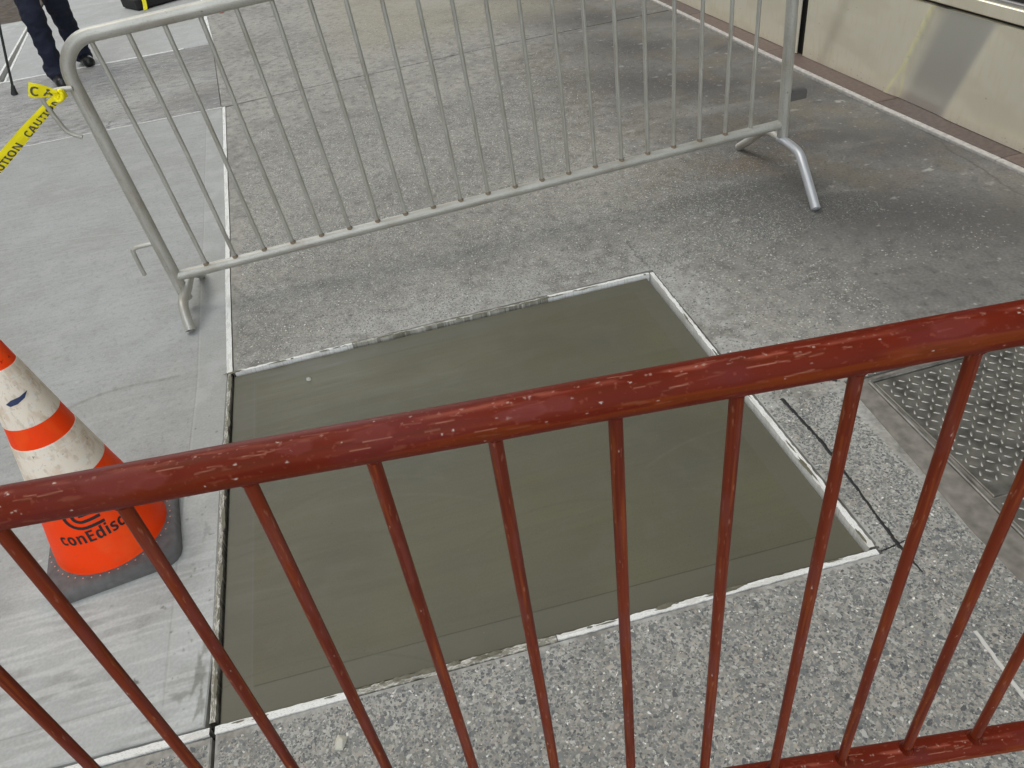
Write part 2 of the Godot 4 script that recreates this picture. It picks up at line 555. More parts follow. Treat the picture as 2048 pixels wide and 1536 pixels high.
func light_texture() -> ImageTexture:
	var w := 864
	var h := 1536
	var t := Tex.new(w, h, Color(0.395, 0.405, 0.395))
	var big := noise(w, h, 0.004, 31, 4)
	var mid := noise(w, h, 0.014, 32, 5)
	var broom := noise(w, h, 0.12, 33, 3, Vector2(9, 1))
	var broom2 := noise(w, h, 0.035, 36, 3, Vector2(10, 1))
	var fine := noise(w, h, 0.1, 34, 4)
	var speck := noise(w, h, 0.2, 35, 2)
	var full := PackedByteArray()
	full.resize(w * h)
	full.fill(255)
	t.mix(big, 0.5, 0.8, Color(0.375, 0.37, 0.355), 0.6)
	t.mix(big, 0.5, 0.15, Color(0.44, 0.455, 0.455), 0.6)
	t.mix(mid, 0.55, 0.85, Color(0.47, 0.475, 0.465), 0.6)
	t.mix(mid, 0.45, 0.15, Color(0.36, 0.358, 0.345), 0.45)
	t.mix(broom2, 0.55, 0.85, Color(0.47, 0.475, 0.47), 0.35)
	t.mix(broom, 0.56, 0.8, Color(0.48, 0.48, 0.47), 0.35)
	t.mix(broom, 0.42, 0.15, Color(0.34, 0.34, 0.33), 0.25)
	t.mix(fine, 0.6, 0.9, Color(0.5, 0.5, 0.49), 0.35)
	t.mix(fine, 0.4, 0.1, Color(0.27, 0.27, 0.26), 0.45)
	t.mix(speck, 0.84, 0.95, Color(0.62, 0.62, 0.61), 0.7)
	# smooth edger bands along the right and the near side
	var edge := area(w, h, LIGHT, func(a, b): return maxf(smoothstep(-0.118, -0.108, a - left_a(b)), 1.0 - smoothstep(1.13, 1.14, b)), 2)
	t.mix(full, 0.0, 0.5, Color(0.43, 0.44, 0.425), 0.55, edge)
	t.mix(mid, 0.45, 0.75, Color(0.52, 0.53, 0.52), 0.5, edge)
	# lime bloom near the corner, a buff older patch left of it
	var bloom := area(w, h, LIGHT, func(a, b): return box_near(a, b, Vector2(-1.05, 1.0), Vector2(-0.62, 1.42), 0.3), 4)
	t.mix(mid, 0.1, 0.6, Color(0.55, 0.575, 0.565), 0.65, bloom)
	t.mix(broom, 0.45, 0.7, Color(0.66, 0.68, 0.67), 0.5, bloom)
	t.mix(big, 0.3, 0.6, Color(0.38, 0.365, 0.34), 0.3, area(w, h, LIGHT, func(a, b): return box_near(a, b, Vector2(-1.7, 1.0), Vector2(-1.2, 1.35), 0.2), 4))
	var px := func(a: float, b: float) -> Vector2: return Vector2((a - LIGHT.position.x) / LIGHT.size.x * w, (b - LIGHT.position.y) / LIGHT.size.y * h)
	# sweeping trowel ridge and a dirty drag mark
	var ridge := []
	for i in 13:
		var a := -2.6 + i * 0.157
		ridge.append(px.call(a, 4.02 - 0.20 * (a + 2.2) + 0.012 * sin(i * 1.9)))
	t.line(ridge, 1.5, Color(0.52, 0.52, 0.51), 0.7)
	t.line(ridge.map(func(q): return q - Vector2(0, 3)), 2.0, Color(0.31, 0.31, 0.3), 0.45)
	var drag := []
	for i in 9:
		drag.append(px.call(-1.25 + i * 0.055, 2.36 + 0.035 * sin(i * 0.5) + 0.012 * i))
	t.line(drag, 7.0, Color(0.29, 0.29, 0.265), 0.35)
	t.line(drag, 3.0, Color(0.24, 0.24, 0.22), 0.3)
	# edger line
	var el := []
	for i in 40:
		var b := 1.1 + i * 0.11
		el.append(px.call(left_a(b) - 0.113, b))
	t.line(el, 1.0, Color(0.55, 0.55, 0.54), 0.6)
	t.line(el.map(func(q): return q - Vector2(1.6, 0)), 1.0, Color(0.25, 0.25, 0.24), 0.4)
	t.line([px.call(-3.0, 1.135), px.call(-0.75, 1.135)], 1.2, Color(0.27, 0.27, 0.26), 0.5)
	# splashes of wet cement beside the joint
	var wet := Color(0.15, 0.15, 0.125)
	for q in [[-0.65, 1.16, 0.016, 0.045, 0.55], [-0.69, 1.115, 0.028, 0.014, 0.4], [-0.75, 1.075, 0.022, 0.01, 0.35], [-0.64, 1.23, 0.01, 0.03, 0.5], [-0.642, 1.08, 0.012, 0.035, 0.55], [-0.80, 1.185, 0.010, 0.008, 0.85], [-0.66, 1.62, 0.012, 0.03, 0.3], [-0.69, 1.83, 0.014, 0.01, 0.5]]:
		var p: Vector2 = px.call(q[0], q[1])
		t.spot(p.x, p.y, q[2] / 2.7 * w, q[3] / 4.8 * h, wet, q[4], 0.45, 0.55, q[0] * 40.0)
	for i in 60:
		var p: Vector2 = px.call(-0.63 - absf(rng.randfn(0.0, 0.09)), rng.randf_range(1.02, 2.2))
		t.spot(p.x, p.y, rng.randf_range(0.8, 2.2), rng.randf_range(0.8, 2.2), wet, rng.randf_range(0.3, 0.8), 0.6, 0.3, i)
	for i in 70:
		var p: Vector2 = px.call(rng.randf_range(-3.1, -0.75), rng.randf_range(1.1, 5.5))
		var r := rng.randf_range(0.8, 2.4)
		t.spot(p.x, p.y, r * rng.randf_range(1, 2.5), r, Color(0.66, 0.66, 0.66), rng.randf_range(0.4, 0.9), 0.6, 0.5, i)
	for i in 40:
		var p: Vector2 = px.call(rng.randf_range(-3.1, -0.7), rng.randf_range(1.1, 5.5))
		t.spot(p.x, p.y, rng.randf_range(1, 3), rng.randf_range(0.8, 2), Color(0.2, 0.2, 0.19), rng.randf_range(0.2, 0.6), 0.6, 0.5, i)
	return t.done()

func wet_texture() -> ImageTexture:
	var w := 1024
	var h := 896
	var t := Tex.new(w, h, Color(0.134, 0.127, 0.082))
	var big := noise(w, h, 0.003, 51, 3)
	var mid := noise(w, h, 0.012, 52, 4)
	var sweep := noise(w, h, 0.1, 53, 3, Vector2(24, 1))
	var sweep2 := noise(w, h, 0.02, 54, 3, Vector2(12, 1))
	var fine := noise(w, h, 0.25, 55, 2)
	var up := noise(w, h, 0.1, 56, 3, Vector2(1, 20))
	var full := PackedByteArray()
	full.resize(w * h)
	full.fill(255)
	t.mix(big, 0.5, 0.85, Color(0.124, 0.118, 0.086), 0.8)
	t.mix(big, 0.5, 0.15, Color(0.146, 0.137, 0.082), 0.8)
	t.mix(mid, 0.55, 0.85, Color(0.150, 0.141, 0.1), 0.5)
	t.mix(sweep2, 0.5, 0.2, Color(0.118, 0.111, 0.076), 0.25)
	t.mix(sweep, 0.55, 0.85, Color(0.152, 0.144, 0.104), 0.2)
	t.mix(sweep, 0.42, 0.12, Color(0.112, 0.106, 0.075), 0.2)
	t.mix(fine, 0.62, 0.95, Color(0.17, 0.163, 0.13), 0.4)
	t.mix(fine, 0.38, 0.05, Color(0.085, 0.082, 0.062), 0.4)
	# steel-edged border all round
	var band := area(w, h, WET, func(a, b): return maxf(maxf(1.0 - smoothstep(-0.529, -0.525, a), 1.0 - smoothstep(1.088 - 0.032 * (a + 0.6), 1.092 - 0.032 * (a + 0.6), b)), maxf(smoothstep(0.868, 0.872, a), smoothstep(2.268, 2.272, b))), 2)
	t.mix(full, 0.0, 0.5, Color(0.149, 0.142, 0.106), 0.6, band)
	t.mix(up, 0.5, 0.85, Color(0.14, 0.136, 0.112), 0.35, band)
	var px := func(a: float, b: float) -> Vector2: return Vector2((a - WET.position.x) / WET.size.x * w, (b - WET.position.y) / WET.size.y * h)
	t.line([px.call(-0.522, 1.09), px.call(-0.1, 1.077), px.call(0.35, 1.061), px.call(0.86, 1.045)], 1.6, Color(0.06, 0.058, 0.044), 0.8)
	t.line([px.call(-0.527, 0.99), px.call(-0.53, 1.3), px.call(-0.533, 1.7), px.call(-0.536, 2.3)], 1.3, Color(0.17, 0.165, 0.14), 0.6)
	t.line([px.call(0.87, 1.0), px.call(0.873, 2.3)], 1.2, Color(0.145, 0.14, 0.11), 0.4)
	t.line([px.call(-0.6, 2.27), px.call(0.9, 2.262)], 1.4, Color(0.15, 0.145, 0.11), 0.5)
	# trowel arcs
	for k in 26:
		var c := Vector2(rng.randf_range(-0.5, 0.9), rng.randf_range(0.5, 1.9))
		var r := rng.randf_range(0.35, 0.7)
		var pts := []
		for i in 12:
			var th := 0.9 + i * 0.11
			pts.append(px.call(c.x + r * cos(th), c.y + r * sin(th) * 0.9))
		t.line(pts, rng.randf_range(1.0, 9.0), Color(0.16, 0.152, 0.112) if k % 2 else Color(0.112, 0.106, 0.074), rng.randf_range(0.14, 0.34))
	for i in 60:
		var p: Vector2 = px.call(rng.randf_range(-0.58, 0.9), rng.randf_range(1.02, 2.3))
		t.spot(p.x, p.y, rng.randf_range(0.8, 1.8), rng.randf_range(0.8, 1.5), Color(0.06, 0.06, 0.05) if i % 3 else Color(0.22, 0.22, 0.2), 0.6, 0.6)
	return t.done()

func build_ground():
	rng.seed = 5
	var ground := setting("ground")
	var gm := mat(Color(0.05, 0.05, 0.052), 0.9)
	gm.albedo_texture = grain_tex(0.02, 3, 0.5, 1.0, 256)
	gm.uv1_triplanar = true
	gm.uv1_scale = Vector3(0.7, 0.7, 0.7)
	var plane := PlaneMesh.new()
	plane.size = Vector2(600, 600)
	obj("road", plane, gm, ground).position.y = -0.16
	var kerb := MB.new()
	add_box(kerb, at(Vector3(-5.12, -0.1, -3)), Vector3(0.16, 0.196, 60), 0.02)
	obj("kerb", kerb.done(), mat(Color(0.3, 0.3, 0.29), 0.8), ground)

	var walk := setting("sidewalk")
	grain = grain_tex(0.06, 7, 0.62, 1.0)
	m_old = textured(old_texture(), 0.82, grain)
	# trodden grime by the shop is smoother and takes a dull sheen
	var full := PackedByteArray()
	full.resize(192 * 512)
	full.fill(255)
	var rt := Tex.new(192, 512, Color(0.85, 0.85, 0.85))
	rt.mix(noise(192, 512, 0.03, 91, 4), 0.2, 0.7, Color(0.42, 0.42, 0.42), 1.0, area(192, 512, OLD, func(a, b): return smoothstep(1.2, 2.0, a) * smoothstep(1.6, 2.3, b), 4))
	m_old.roughness = 1.0
	m_old.roughness_texture = rt.done()
	m_light = textured(light_texture(), 0.8, grain_tex(0.09, 8, 0.8, 1.0))
	var m_wet := textured(wet_texture(), 0.42)
	m_wet.albedo_color = Color(0.93, 0.935, 0.945)
	m_wet.metallic_specular = 0.4
	var wn := bump_tex(0.03, 61, 2.0, 512, 8)
	m_wet.normal_enabled = true
	m_wet.normal_texture = wn
	m_wet.normal_scale = 0.2
	var wr := Tex.new(256, 224, Color(0.5, 0.5, 0.5))
	wr.mix(noise(256, 224, 0.012, 63, 4), 0.4, 0.75, Color(0.3, 0.3, 0.3), 1.0)
	wr.mix(noise(256, 224, 0.05, 64, 3, Vector2(5, 1)), 0.5, 0.8, Color(0.6, 0.6, 0.6), 0.7)
	m_wet.roughness = 1.0
	m_wet.roughness_texture = wr.done()
	var bed := MB.new()
	add_box(bed, at(Vector3(-0.9, -0.09, -3)), Vector3(8.2, 0.1, 60), 0.0)
	obj("bedding", bed.done(), mat(Color(0.03, 0.028, 0.025), 0.95), walk)

	var left_r := []
	var left_l := []
	for i in LEFT_LINE.size():
		left_r.append(LEFT_LINE[i] + Vector2(0.013, 0))
		left_l.append(LEFT_LINE[i] - Vector2(0.0105 if i > 3 else 0.0085, 0))
	# old concrete
	var wall_pts := []
	for b in [2.378, 3.0, 3.98, 4.97, 5.765]:
		wall_pts.append(Vector2(wall_a(b) - 0.004, b))
	var o4 := []
	for i in range(LEFT_LINE.size() - 1, 3, -1):
		o4.append(left_r[i])
	o4[0] = Vector2(-0.762, 5.555)
	o4.append(Vector2(-0.607, 2.378))
	o4.append_array(wall_pts)
	o4.append_array([Vector2(2.183, 5.767), Vector2(1.208, 5.735), Vector2(0.457, 5.672), Vector2(-0.395, 5.609)])
	obj("old_concrete_panel", slab(o4, 0.0, -0.1, OLD), m_old, walk).set_meta("label", "mottled old panel between the slab and the grey barrier")
	var o2 := [Vector2(0.978, 0.945), Vector2(1.204, 0.945), Vector2(1.222, 1.126), Vector2(1.238, 1.34), Vector2(1.25, 1.535), Vector2(wall_a(1.535) - 0.004, 1.535), Vector2(wall_a(2.378) - 0.004, 2.378), Vector2(0.985, 2.378)]
	obj("old_concrete_panel", slab(o2, 0.0, -0.1, OLD), m_old, walk)
	var o1 := [Vector2(-0.602, -2.0), Vector2(2.74, -2.0), Vector2(2.7, 0.08), Vector2(1.2, 0.08), Vector2(1.204, 0.945), Vector2(0.966, 0.945), Vector2(-0.602, 0.992)]
	obj("aggregate_panel", slab(o1, 0.0, -0.1, OLD), m_old, walk).set_meta("label", "exposed aggregate panel in front of the fresh slab")
	obj("old_concrete_panel", slab([Vector2(2.5, 0.08), Vector2(2.7, 0.08), Vector2(wall_a(1.535) - 0.004, 1.535), Vector2(2.5, 1.535)], 0.0, -0.1, OLD), m_old, walk)
	obj("aggregate_panel", slab([Vector2(-5.0, -2.0), Vector2(-0.611, -2.0), Vector2(-0.611, 0.992), Vector2(-5.0, 1.14)], 0.0, -0.1, OLD, 0.003), m_old, walk)
	var o5 := [Vector2(-0.792, 5.585), Vector2(-0.395, 5.622), Vector2(0.457, 5.685), Vector2(1.208, 5.75), Vector2(2.183, 5.782), Vector2(2.535, 5.782), Vector2(wall_a(8.0) - 0.004, 8.0), Vector2(wall_a(26.0) - 0.004, 26.0), Vector2(-2.85, 26.0), Vector2(-1.5, 14.0), Vector2(-1.09, 8.786), Vector2(-1.0, 8.06), Vector2(-0.953, 7.49)]
	obj("old_concrete_panel", slab(o5, 0.0, -0.1, OLD), m_old, walk)
	# the darker strip across the way, then pale panels again
	var m_band := m_old.duplicate()
	m_band.albedo_color = Color(1.06, 1.07, 1.1)
	obj("dark_concrete_panel", slab([Vector2(-5.04, 5.592), Vector2(-0.796, 5.592), Vector2(-0.957, 7.488), Vector2(-5.04, 7.52)], 0.0, -0.1, BAND, 0.003), m_band, walk)
	var m_far := m_light.duplicate()
	m_far.albedo_color = Color(1.06, 1.06, 1.06)
	obj("light_concrete_panel", slab([Vector2(-2.68, 7.515), Vector2(-0.985, 7.502), Vector2(-1.05, 8.06), Vector2(-1.13, 8.786), Vector2(-1.54, 14.0), Vector2(-2.89, 26.0), Vector2(-4.96, 26.0), Vector2(-3.06, 10.33)], 0.0, -0.1, LIGHT, 0.003), m_far, walk)
	obj("light_concrete_panel", slab([Vector2(-5.04, 7.53), Vector2(-2.78, 7.515), Vector2(-3.12, 10.33), Vector2(-5.04, 10.33)], 0.0, -0.1, LIGHT, 0.003), m_far, walk)
	obj("light_concrete_panel", slab([Vector2(-5.04, 12.95), Vector2(-3.385, 12.95), Vector2(-4.97, 26.0), Vector2(-5.04, 26.0)], 0.0, -0.1, LIGHT), m_far, walk)
	# the pale new panels on the left
	var l1 := [Vector2(-2.28, 1.08)]
	l1.append(Vector2(-0.628, 1.022))
	for i in range(1, LEFT_LINE.size() - 1):
		l1.append(left_l[i])
	l1.append_array([Vector2(-0.788, 5.56), Vector2(-2.28, 5.565)])
	obj("light_concrete_panel", slab(l1, 0.0, -0.1, LIGHT, 0.003), m_light, walk).set_meta("label", "pale broom-finished panel under the cone")
	obj("light_concrete_panel", slab([Vector2(-5.04, 1.17), Vector2(-2.288, 1.08), Vector2(-2.288, 5.565), Vector2(-5.04, 5.57)], 0.0, -0.1, LIGHT, 0.003), m_light, walk)
	# the fresh slab, a little lower and still dark with water
	var fresh := [Vector2(-0.598, 1.016), Vector2(0.945, 0.968), Vector2(0.95, 2.343), Vector2(-0.609, 2.354)]
	obj("fresh_concrete_slab", slab(fresh, -0.008, -0.1, WET, 0.004), m_wet, walk).set_meta("label", "fresh wet olive grey concrete slab with tooled border")
	# tree pit
	var soil := MB.new()
	var sn := FastNoiseLite.new()
	sn.seed = 4
	sn.frequency = 2.2
	for i in 25:
		for j in 25:
			var a := -5.02 + (1.9 - 0.28 * j / 24.0) * i / 24.0
			var b := 10.34 + 2.6 * j / 24.0
			soil.vert(S(a, b, -0.02 + 0.03 * sn.get_noise_2d(a, b)), Vector3(0.4 * sn.get_noise_2d(a * 5, b * 5), 1, 0.4 * sn.get_noise_2d(a * 5 + 9, b * 5)).normalized())
	for i in 24:
		for j in 24:
			var q := i * 25 + j
			soil.quad(q, q + 1, q + 26, q + 25)
	var sm := mat(Color(0.13, 0.1, 0.075), 0.95)
	sm.albedo_texture = grain_tex(0.04, 9, 0.4, 1.0, 256)
	sm.uv1_triplanar = true
	obj("tree_pit_soil", soil.done(), sm, walk)

func build_joint_strips():
	rng.seed = 17
	var walk := get_node("sidewalk")
	var w := 1024
	var t := Tex.new(w, 32, Color(0.83, 0.84, 0.82))
	t.mix(noise(w, 32, 0.02, 71, 3, Vector2(2, 1)), 0.55, 0.8, Color(0.62, 0.61, 0.57), 0.6)
	t.mix(noise(w, 32, 0.15, 72, 3), 0.6, 0.85, Color(0.45, 0.43, 0.37), 0.6)
	var clean := mat_tex(t.done(), 0.7)
	var t2 := Tex.new(w, 32, Color(0.5, 0.49, 0.44))
	var smear := noise(w, 32, 0.03, 73, 4, Vector2(2, 1))
	t2.mix(smear, 0.3, 0.55, Color(0.2, 0.19, 0.15), 0.9)
	t2.mix(noise(w, 32, 0.16, 75, 2, Vector2(2, 1)), 0.66, 0.76, Color(0.75, 0.74, 0.7), 0.85)
	t2.mix(noise(w, 32, 0.12, 74, 3), 0.55, 0.75, Color(0.17, 0.165, 0.13), 0.6)
	var dirty := mat_tex(t2.done(), 0.6)
	var grey := mat(Color(0.62, 0.61, 0.58), 0.8)
	var lower := LEFT_LINE.slice(0, 4)
	var upper := LEFT_LINE.slice(3, 8)
	lower[0] = Vector2(-0.6095, 1.022)
	strip("joint_strip", lower, 0.013, 0.004, dirty, walk, 0.003)
	strip("joint_strip", upper, 0.02, 0.005, clean, walk, 0.0012)
	strip("joint_strip", [Vector2(-0.603, 1.003), Vector2(-0.3, 0.9925)], 0.017, 0.004, clean, walk, 0.001)
	strip("joint_strip", [Vector2(-0.298, 0.9925), Vector2(0.17, 0.979)], 0.017, 0.003, dirty, walk, 0.004)
	strip("joint_strip", [Vector2(0.172, 0.979), Vector2(0.965, 0.953)], 0.014, 0.004, clean, walk, 0.003)
	strip("joint_strip", [Vector2(-1.7, 1.036), Vector2(-1.1, 1.018), Vector2(-0.615, 1.004)], 0.017, 0.004, clean, walk, 0.0012)
	strip("joint_strip", [Vector2(0.961, 0.968), Vector2(0.964, 1.6)], 0.016, 0.004, clean, walk, 0.003)
	strip("joint_strip", [Vector2(0.964, 1.602), Vector2(0.972, 2.355)], 0.014, 0.004, clean, walk, 0.003)
	strip("joint_strip", [Vector2(-0.602, 2.366), Vector2(-0.18, 2.366)], 0.011, 0.003, clean, walk, 0.003)
	strip("joint_strip", [Vector2(-0.178, 2.366), Vector2(0.56, 2.362)], 0.012, 0.002, dirty, walk, 0.004)
	strip("joint_strip", [Vector2(0.562, 2.362), Vector2(0.962, 2.354)], 0.013, 0.004, clean, walk, 0.002)
	strip("joint_strip", [Vector2(-5.0, 5.58), Vector2(-2.2, 5.577), Vector2(-0.79, 5.574)], 0.016, 0.003, grey, walk, 0.002)
	strip("joint_strip", [Vector2(-5.0, 7.522), Vector2(-2.0, 7.506), Vector2(-1.2, 7.497)], 0.026, 0.004, clean, walk, 0.004)
	strip("joint_strip", [Vector2(-0.953, 7.45), Vector2(-1.02, 8.063), Vector2(-1.1, 8.786), Vector2(-1.45, 12.5)], 0.03, 0.005, clean, walk, 0.003)
	strip("joint_strip", [Vector2(-2.69, 7.52), Vector2(-3.07, 10.3)], 0.022, 0.003, clean, walk, 0.004)
	strip("joint_strip", [Vector2(-2.77, 7.52), Vector2(-3.11, 10.3)], 0.022, 0.003, clean, walk, 0.004)
	# a pale old caulk line at the lower right
	strip("old_caulk", [Vector2(1.027, 0.705), Vector2(1.02, 0.63), Vector2(1.008, 0.5), Vector2(1.0, 0.3)], 0.009, 0.003, grey, walk, 0.002)

func mat_tex(t: Texture2D, rough: float) -> StandardMaterial3D:
	var m := StandardMaterial3D.new()
	m.albedo_texture = t
	m.roughness = rough
	return m

# a thin upright strip with nicked edges, running along points in (a, b)
func strip(called: String, pts: Array, wd: float, top: float, m: Material, parent: Node, nick: float):
	var b := MB.new()
	var dense := []
	for i in pts.size() - 1:
		var n := maxi(1, int((pts[i] as Vector2).distance_to(pts[i + 1]) / 0.008))
		n = mini(n, 160)
		for k in n:
			dense.append((pts[i] as Vector2).lerp(pts[i + 1], float(k) / n))
	dense.append(pts[-1])
	var run := rng.randf() * 3.0
	var nz := FastNoiseLite.new()
	nz.seed = rng.randi()
	nz.frequency = 40.0
	nz.fractal_octaves = 4
	var rows := []
	for i in dense.size():
		var d: Vector2 = (dense[mini(i + 1, dense.size() - 1)] - dense[maxi(i - 1, 0)]).normalized()
		var o := Vector2(-d.y, d.x)
		if i > 0:
			run += (dense[i] as Vector2).distance_to(dense[i - 1])
		var l := wd / 2.0 + nick * (nz.get_noise_2d(run, 0.0) - 0.15)
		var r := wd / 2.0 + nick * (nz.get_noise_2d(run, 7.0) - 0.15)
		var y := top + 0.002 * nz.get_noise_2d(run, 21.0)
		var pl: Vector2 = dense[i] + o * l
		var pr: Vector2 = dense[i] - o * r
		var side := S(o.x, o.y)
		var u := run * 0.8
		rows.append([b.vert(S(pl.x, pl.y, y), Vector3.UP, Vector2(u, 0.0)), b.vert(S(pr.x, pr.y, y), Vector3.UP, Vector2(u, 1.0)), b.vert(S(pl.x, pl.y, y), side, Vector2(u, 0.0)), b.vert(S(pl.x, pl.y, -0.05), side, Vector2(u, 0.0)), b.vert(S(pr.x, pr.y, y), -side, Vector2(u, 1.0)), b.vert(S(pr.x, pr.y, -0.05), -side, Vector2(u, 1.0))])
	for i in rows.size() - 1:
		b.quad(rows[i][0], rows[i][1], rows[i + 1][1], rows[i + 1][0])
		b.quad(rows[i][2], rows[i][3], rows[i + 1][3], rows[i + 1][2])
		b.quad(rows[i][4], rows[i][5], rows[i + 1][5], rows[i + 1][4])
	obj(called, b.done(), m, parent)

func build_slurry(walk: Node):
	# cement that slopped over the strips while the slab was floated
	rng.seed = 29
	var b := MB.new()
	var edges := [[Vector2(-0.6, 1.003), Vector2(0.95, 0.954), 26, Vector2(0, 1)], [Vector2(-0.606, 2.366), Vector2(0.955, 2.355), 24, Vector2(0, -1)], [Vector2(-0.611, 1.03), Vector2(-0.62, 2.34), 30, Vector2(1, 0)], [Vector2(0.961, 0.98), Vector2(0.97, 2.34), 12, Vector2(-1, 0)]]
	for e in edges:
		for i in e[2]:
			var q: Vector2 = (e[0] as Vector2).lerp(e[1], rng.randf()) + (e[3] as Vector2) * rng.randf_range(0.001, 0.006)
			var along: Vector2 = ((e[1] as Vector2) - (e[0] as Vector2)).normalized()
			var rl := rng.randf_range(0.006, 0.045)
			var rw := rng.randf_range(0.002, 0.0065)
			var c := b.vert(S(q.x, q.y, 0.0072), Vector3.UP)
			var ring := []
			for k in 18:
				var th := TAU * k / 18.0
				var r := rng.randf_range(0.65, 1.15)
				var p: Vector2 = q + along * (cos(th) * rl * r) + (e[3] as Vector2) * (sin(th) * rw * r)
				ring.append(b.vert(S(p.x, p.y, 0.0045), (Vector3.UP + S(p.x - q.x, p.y - q.y).normalized() * 0.4).normalized()))
			for k in 18:
				b.tri(c, ring[k], ring[(k + 1) % 18])
	var o := obj("cement_slurry", b.done(), mat(Color(0.15, 0.143, 0.1), 0.6), walk)
	o.set_meta("kind", "stuff")

func build_sealant():
	var walk := get_node("sidewalk")
	build_slurry(walk)
	rng.seed = 23
	var black := mat(Color(0.014, 0.015, 0.016), 0.55)
	smear_line("crack_sealant", [Vector2(1.044, 1.53), Vector2(1.046, 1.45), Vector2(1.05, 1.336), Vector2(1.042, 1.2), Vector2(1.03, 1.06), Vector2(1.022, 0.95), Vector2(1.024, 0.862)], [0.012, 0.011, 0.012, 0.01, 0.007, 0.011, 0.003], black, walk)
	smear_line("crack_sealant", [Vector2(0.975, 0.953), Vector2(1.0, 0.955), Vector2(1.022, 0.958), Vector2(1.052, 0.962)], [0.004, 0.005, 0.005, 0.003], black, walk)
	smear_line("crack_sealant", [Vector2(1.205, 1.56), Vector2(1.222, 1.552), Vector2(1.235, 1.54)], [0.004, 0.014, 0.008], black, walk)

func smear_line(called: String, pts: Array, wds: Array, m: Material, parent: Node):
	var b := MB.new()
	var prev := -1
	for i in pts.size() - 1:
		for k in 12:
			var f := k / 12.0
			var q: Vector2 = (pts[i] as Vector2).lerp(pts[i + 1], f)
			var d: Vector2 = (pts[i + 1] - pts[i]).normalized()
			var o := Vector2(-d.y, d.x)
			var wd: float = lerpf(wds[i], wds[i + 1], f) * rng.randf_range(0.75, 1.2) / 2.0
			q += o * rng.randf_range(-0.0012, 0.0012)
			var l := b.vert(S(q.x + o.x * wd, q.y + o.y * wd, 0.0005), (Vector3.UP + S(o.x, o.y) * 0.6).normalized())
			b.vert(S(q.x, q.y, 0.0026), Vector3.UP)
			b.vert(S(q.x - o.x * wd, q.y - o.y * wd, 0.0005), (Vector3.UP - S(o.x, o.y) * 0.6).normalized())
			if prev >= 0:
				b.quad(prev, prev + 1, l + 1, l)
				b.quad(prev + 1, prev + 2, l + 2, l + 1)
			prev = l
	obj(called, b.done(), m, parent)

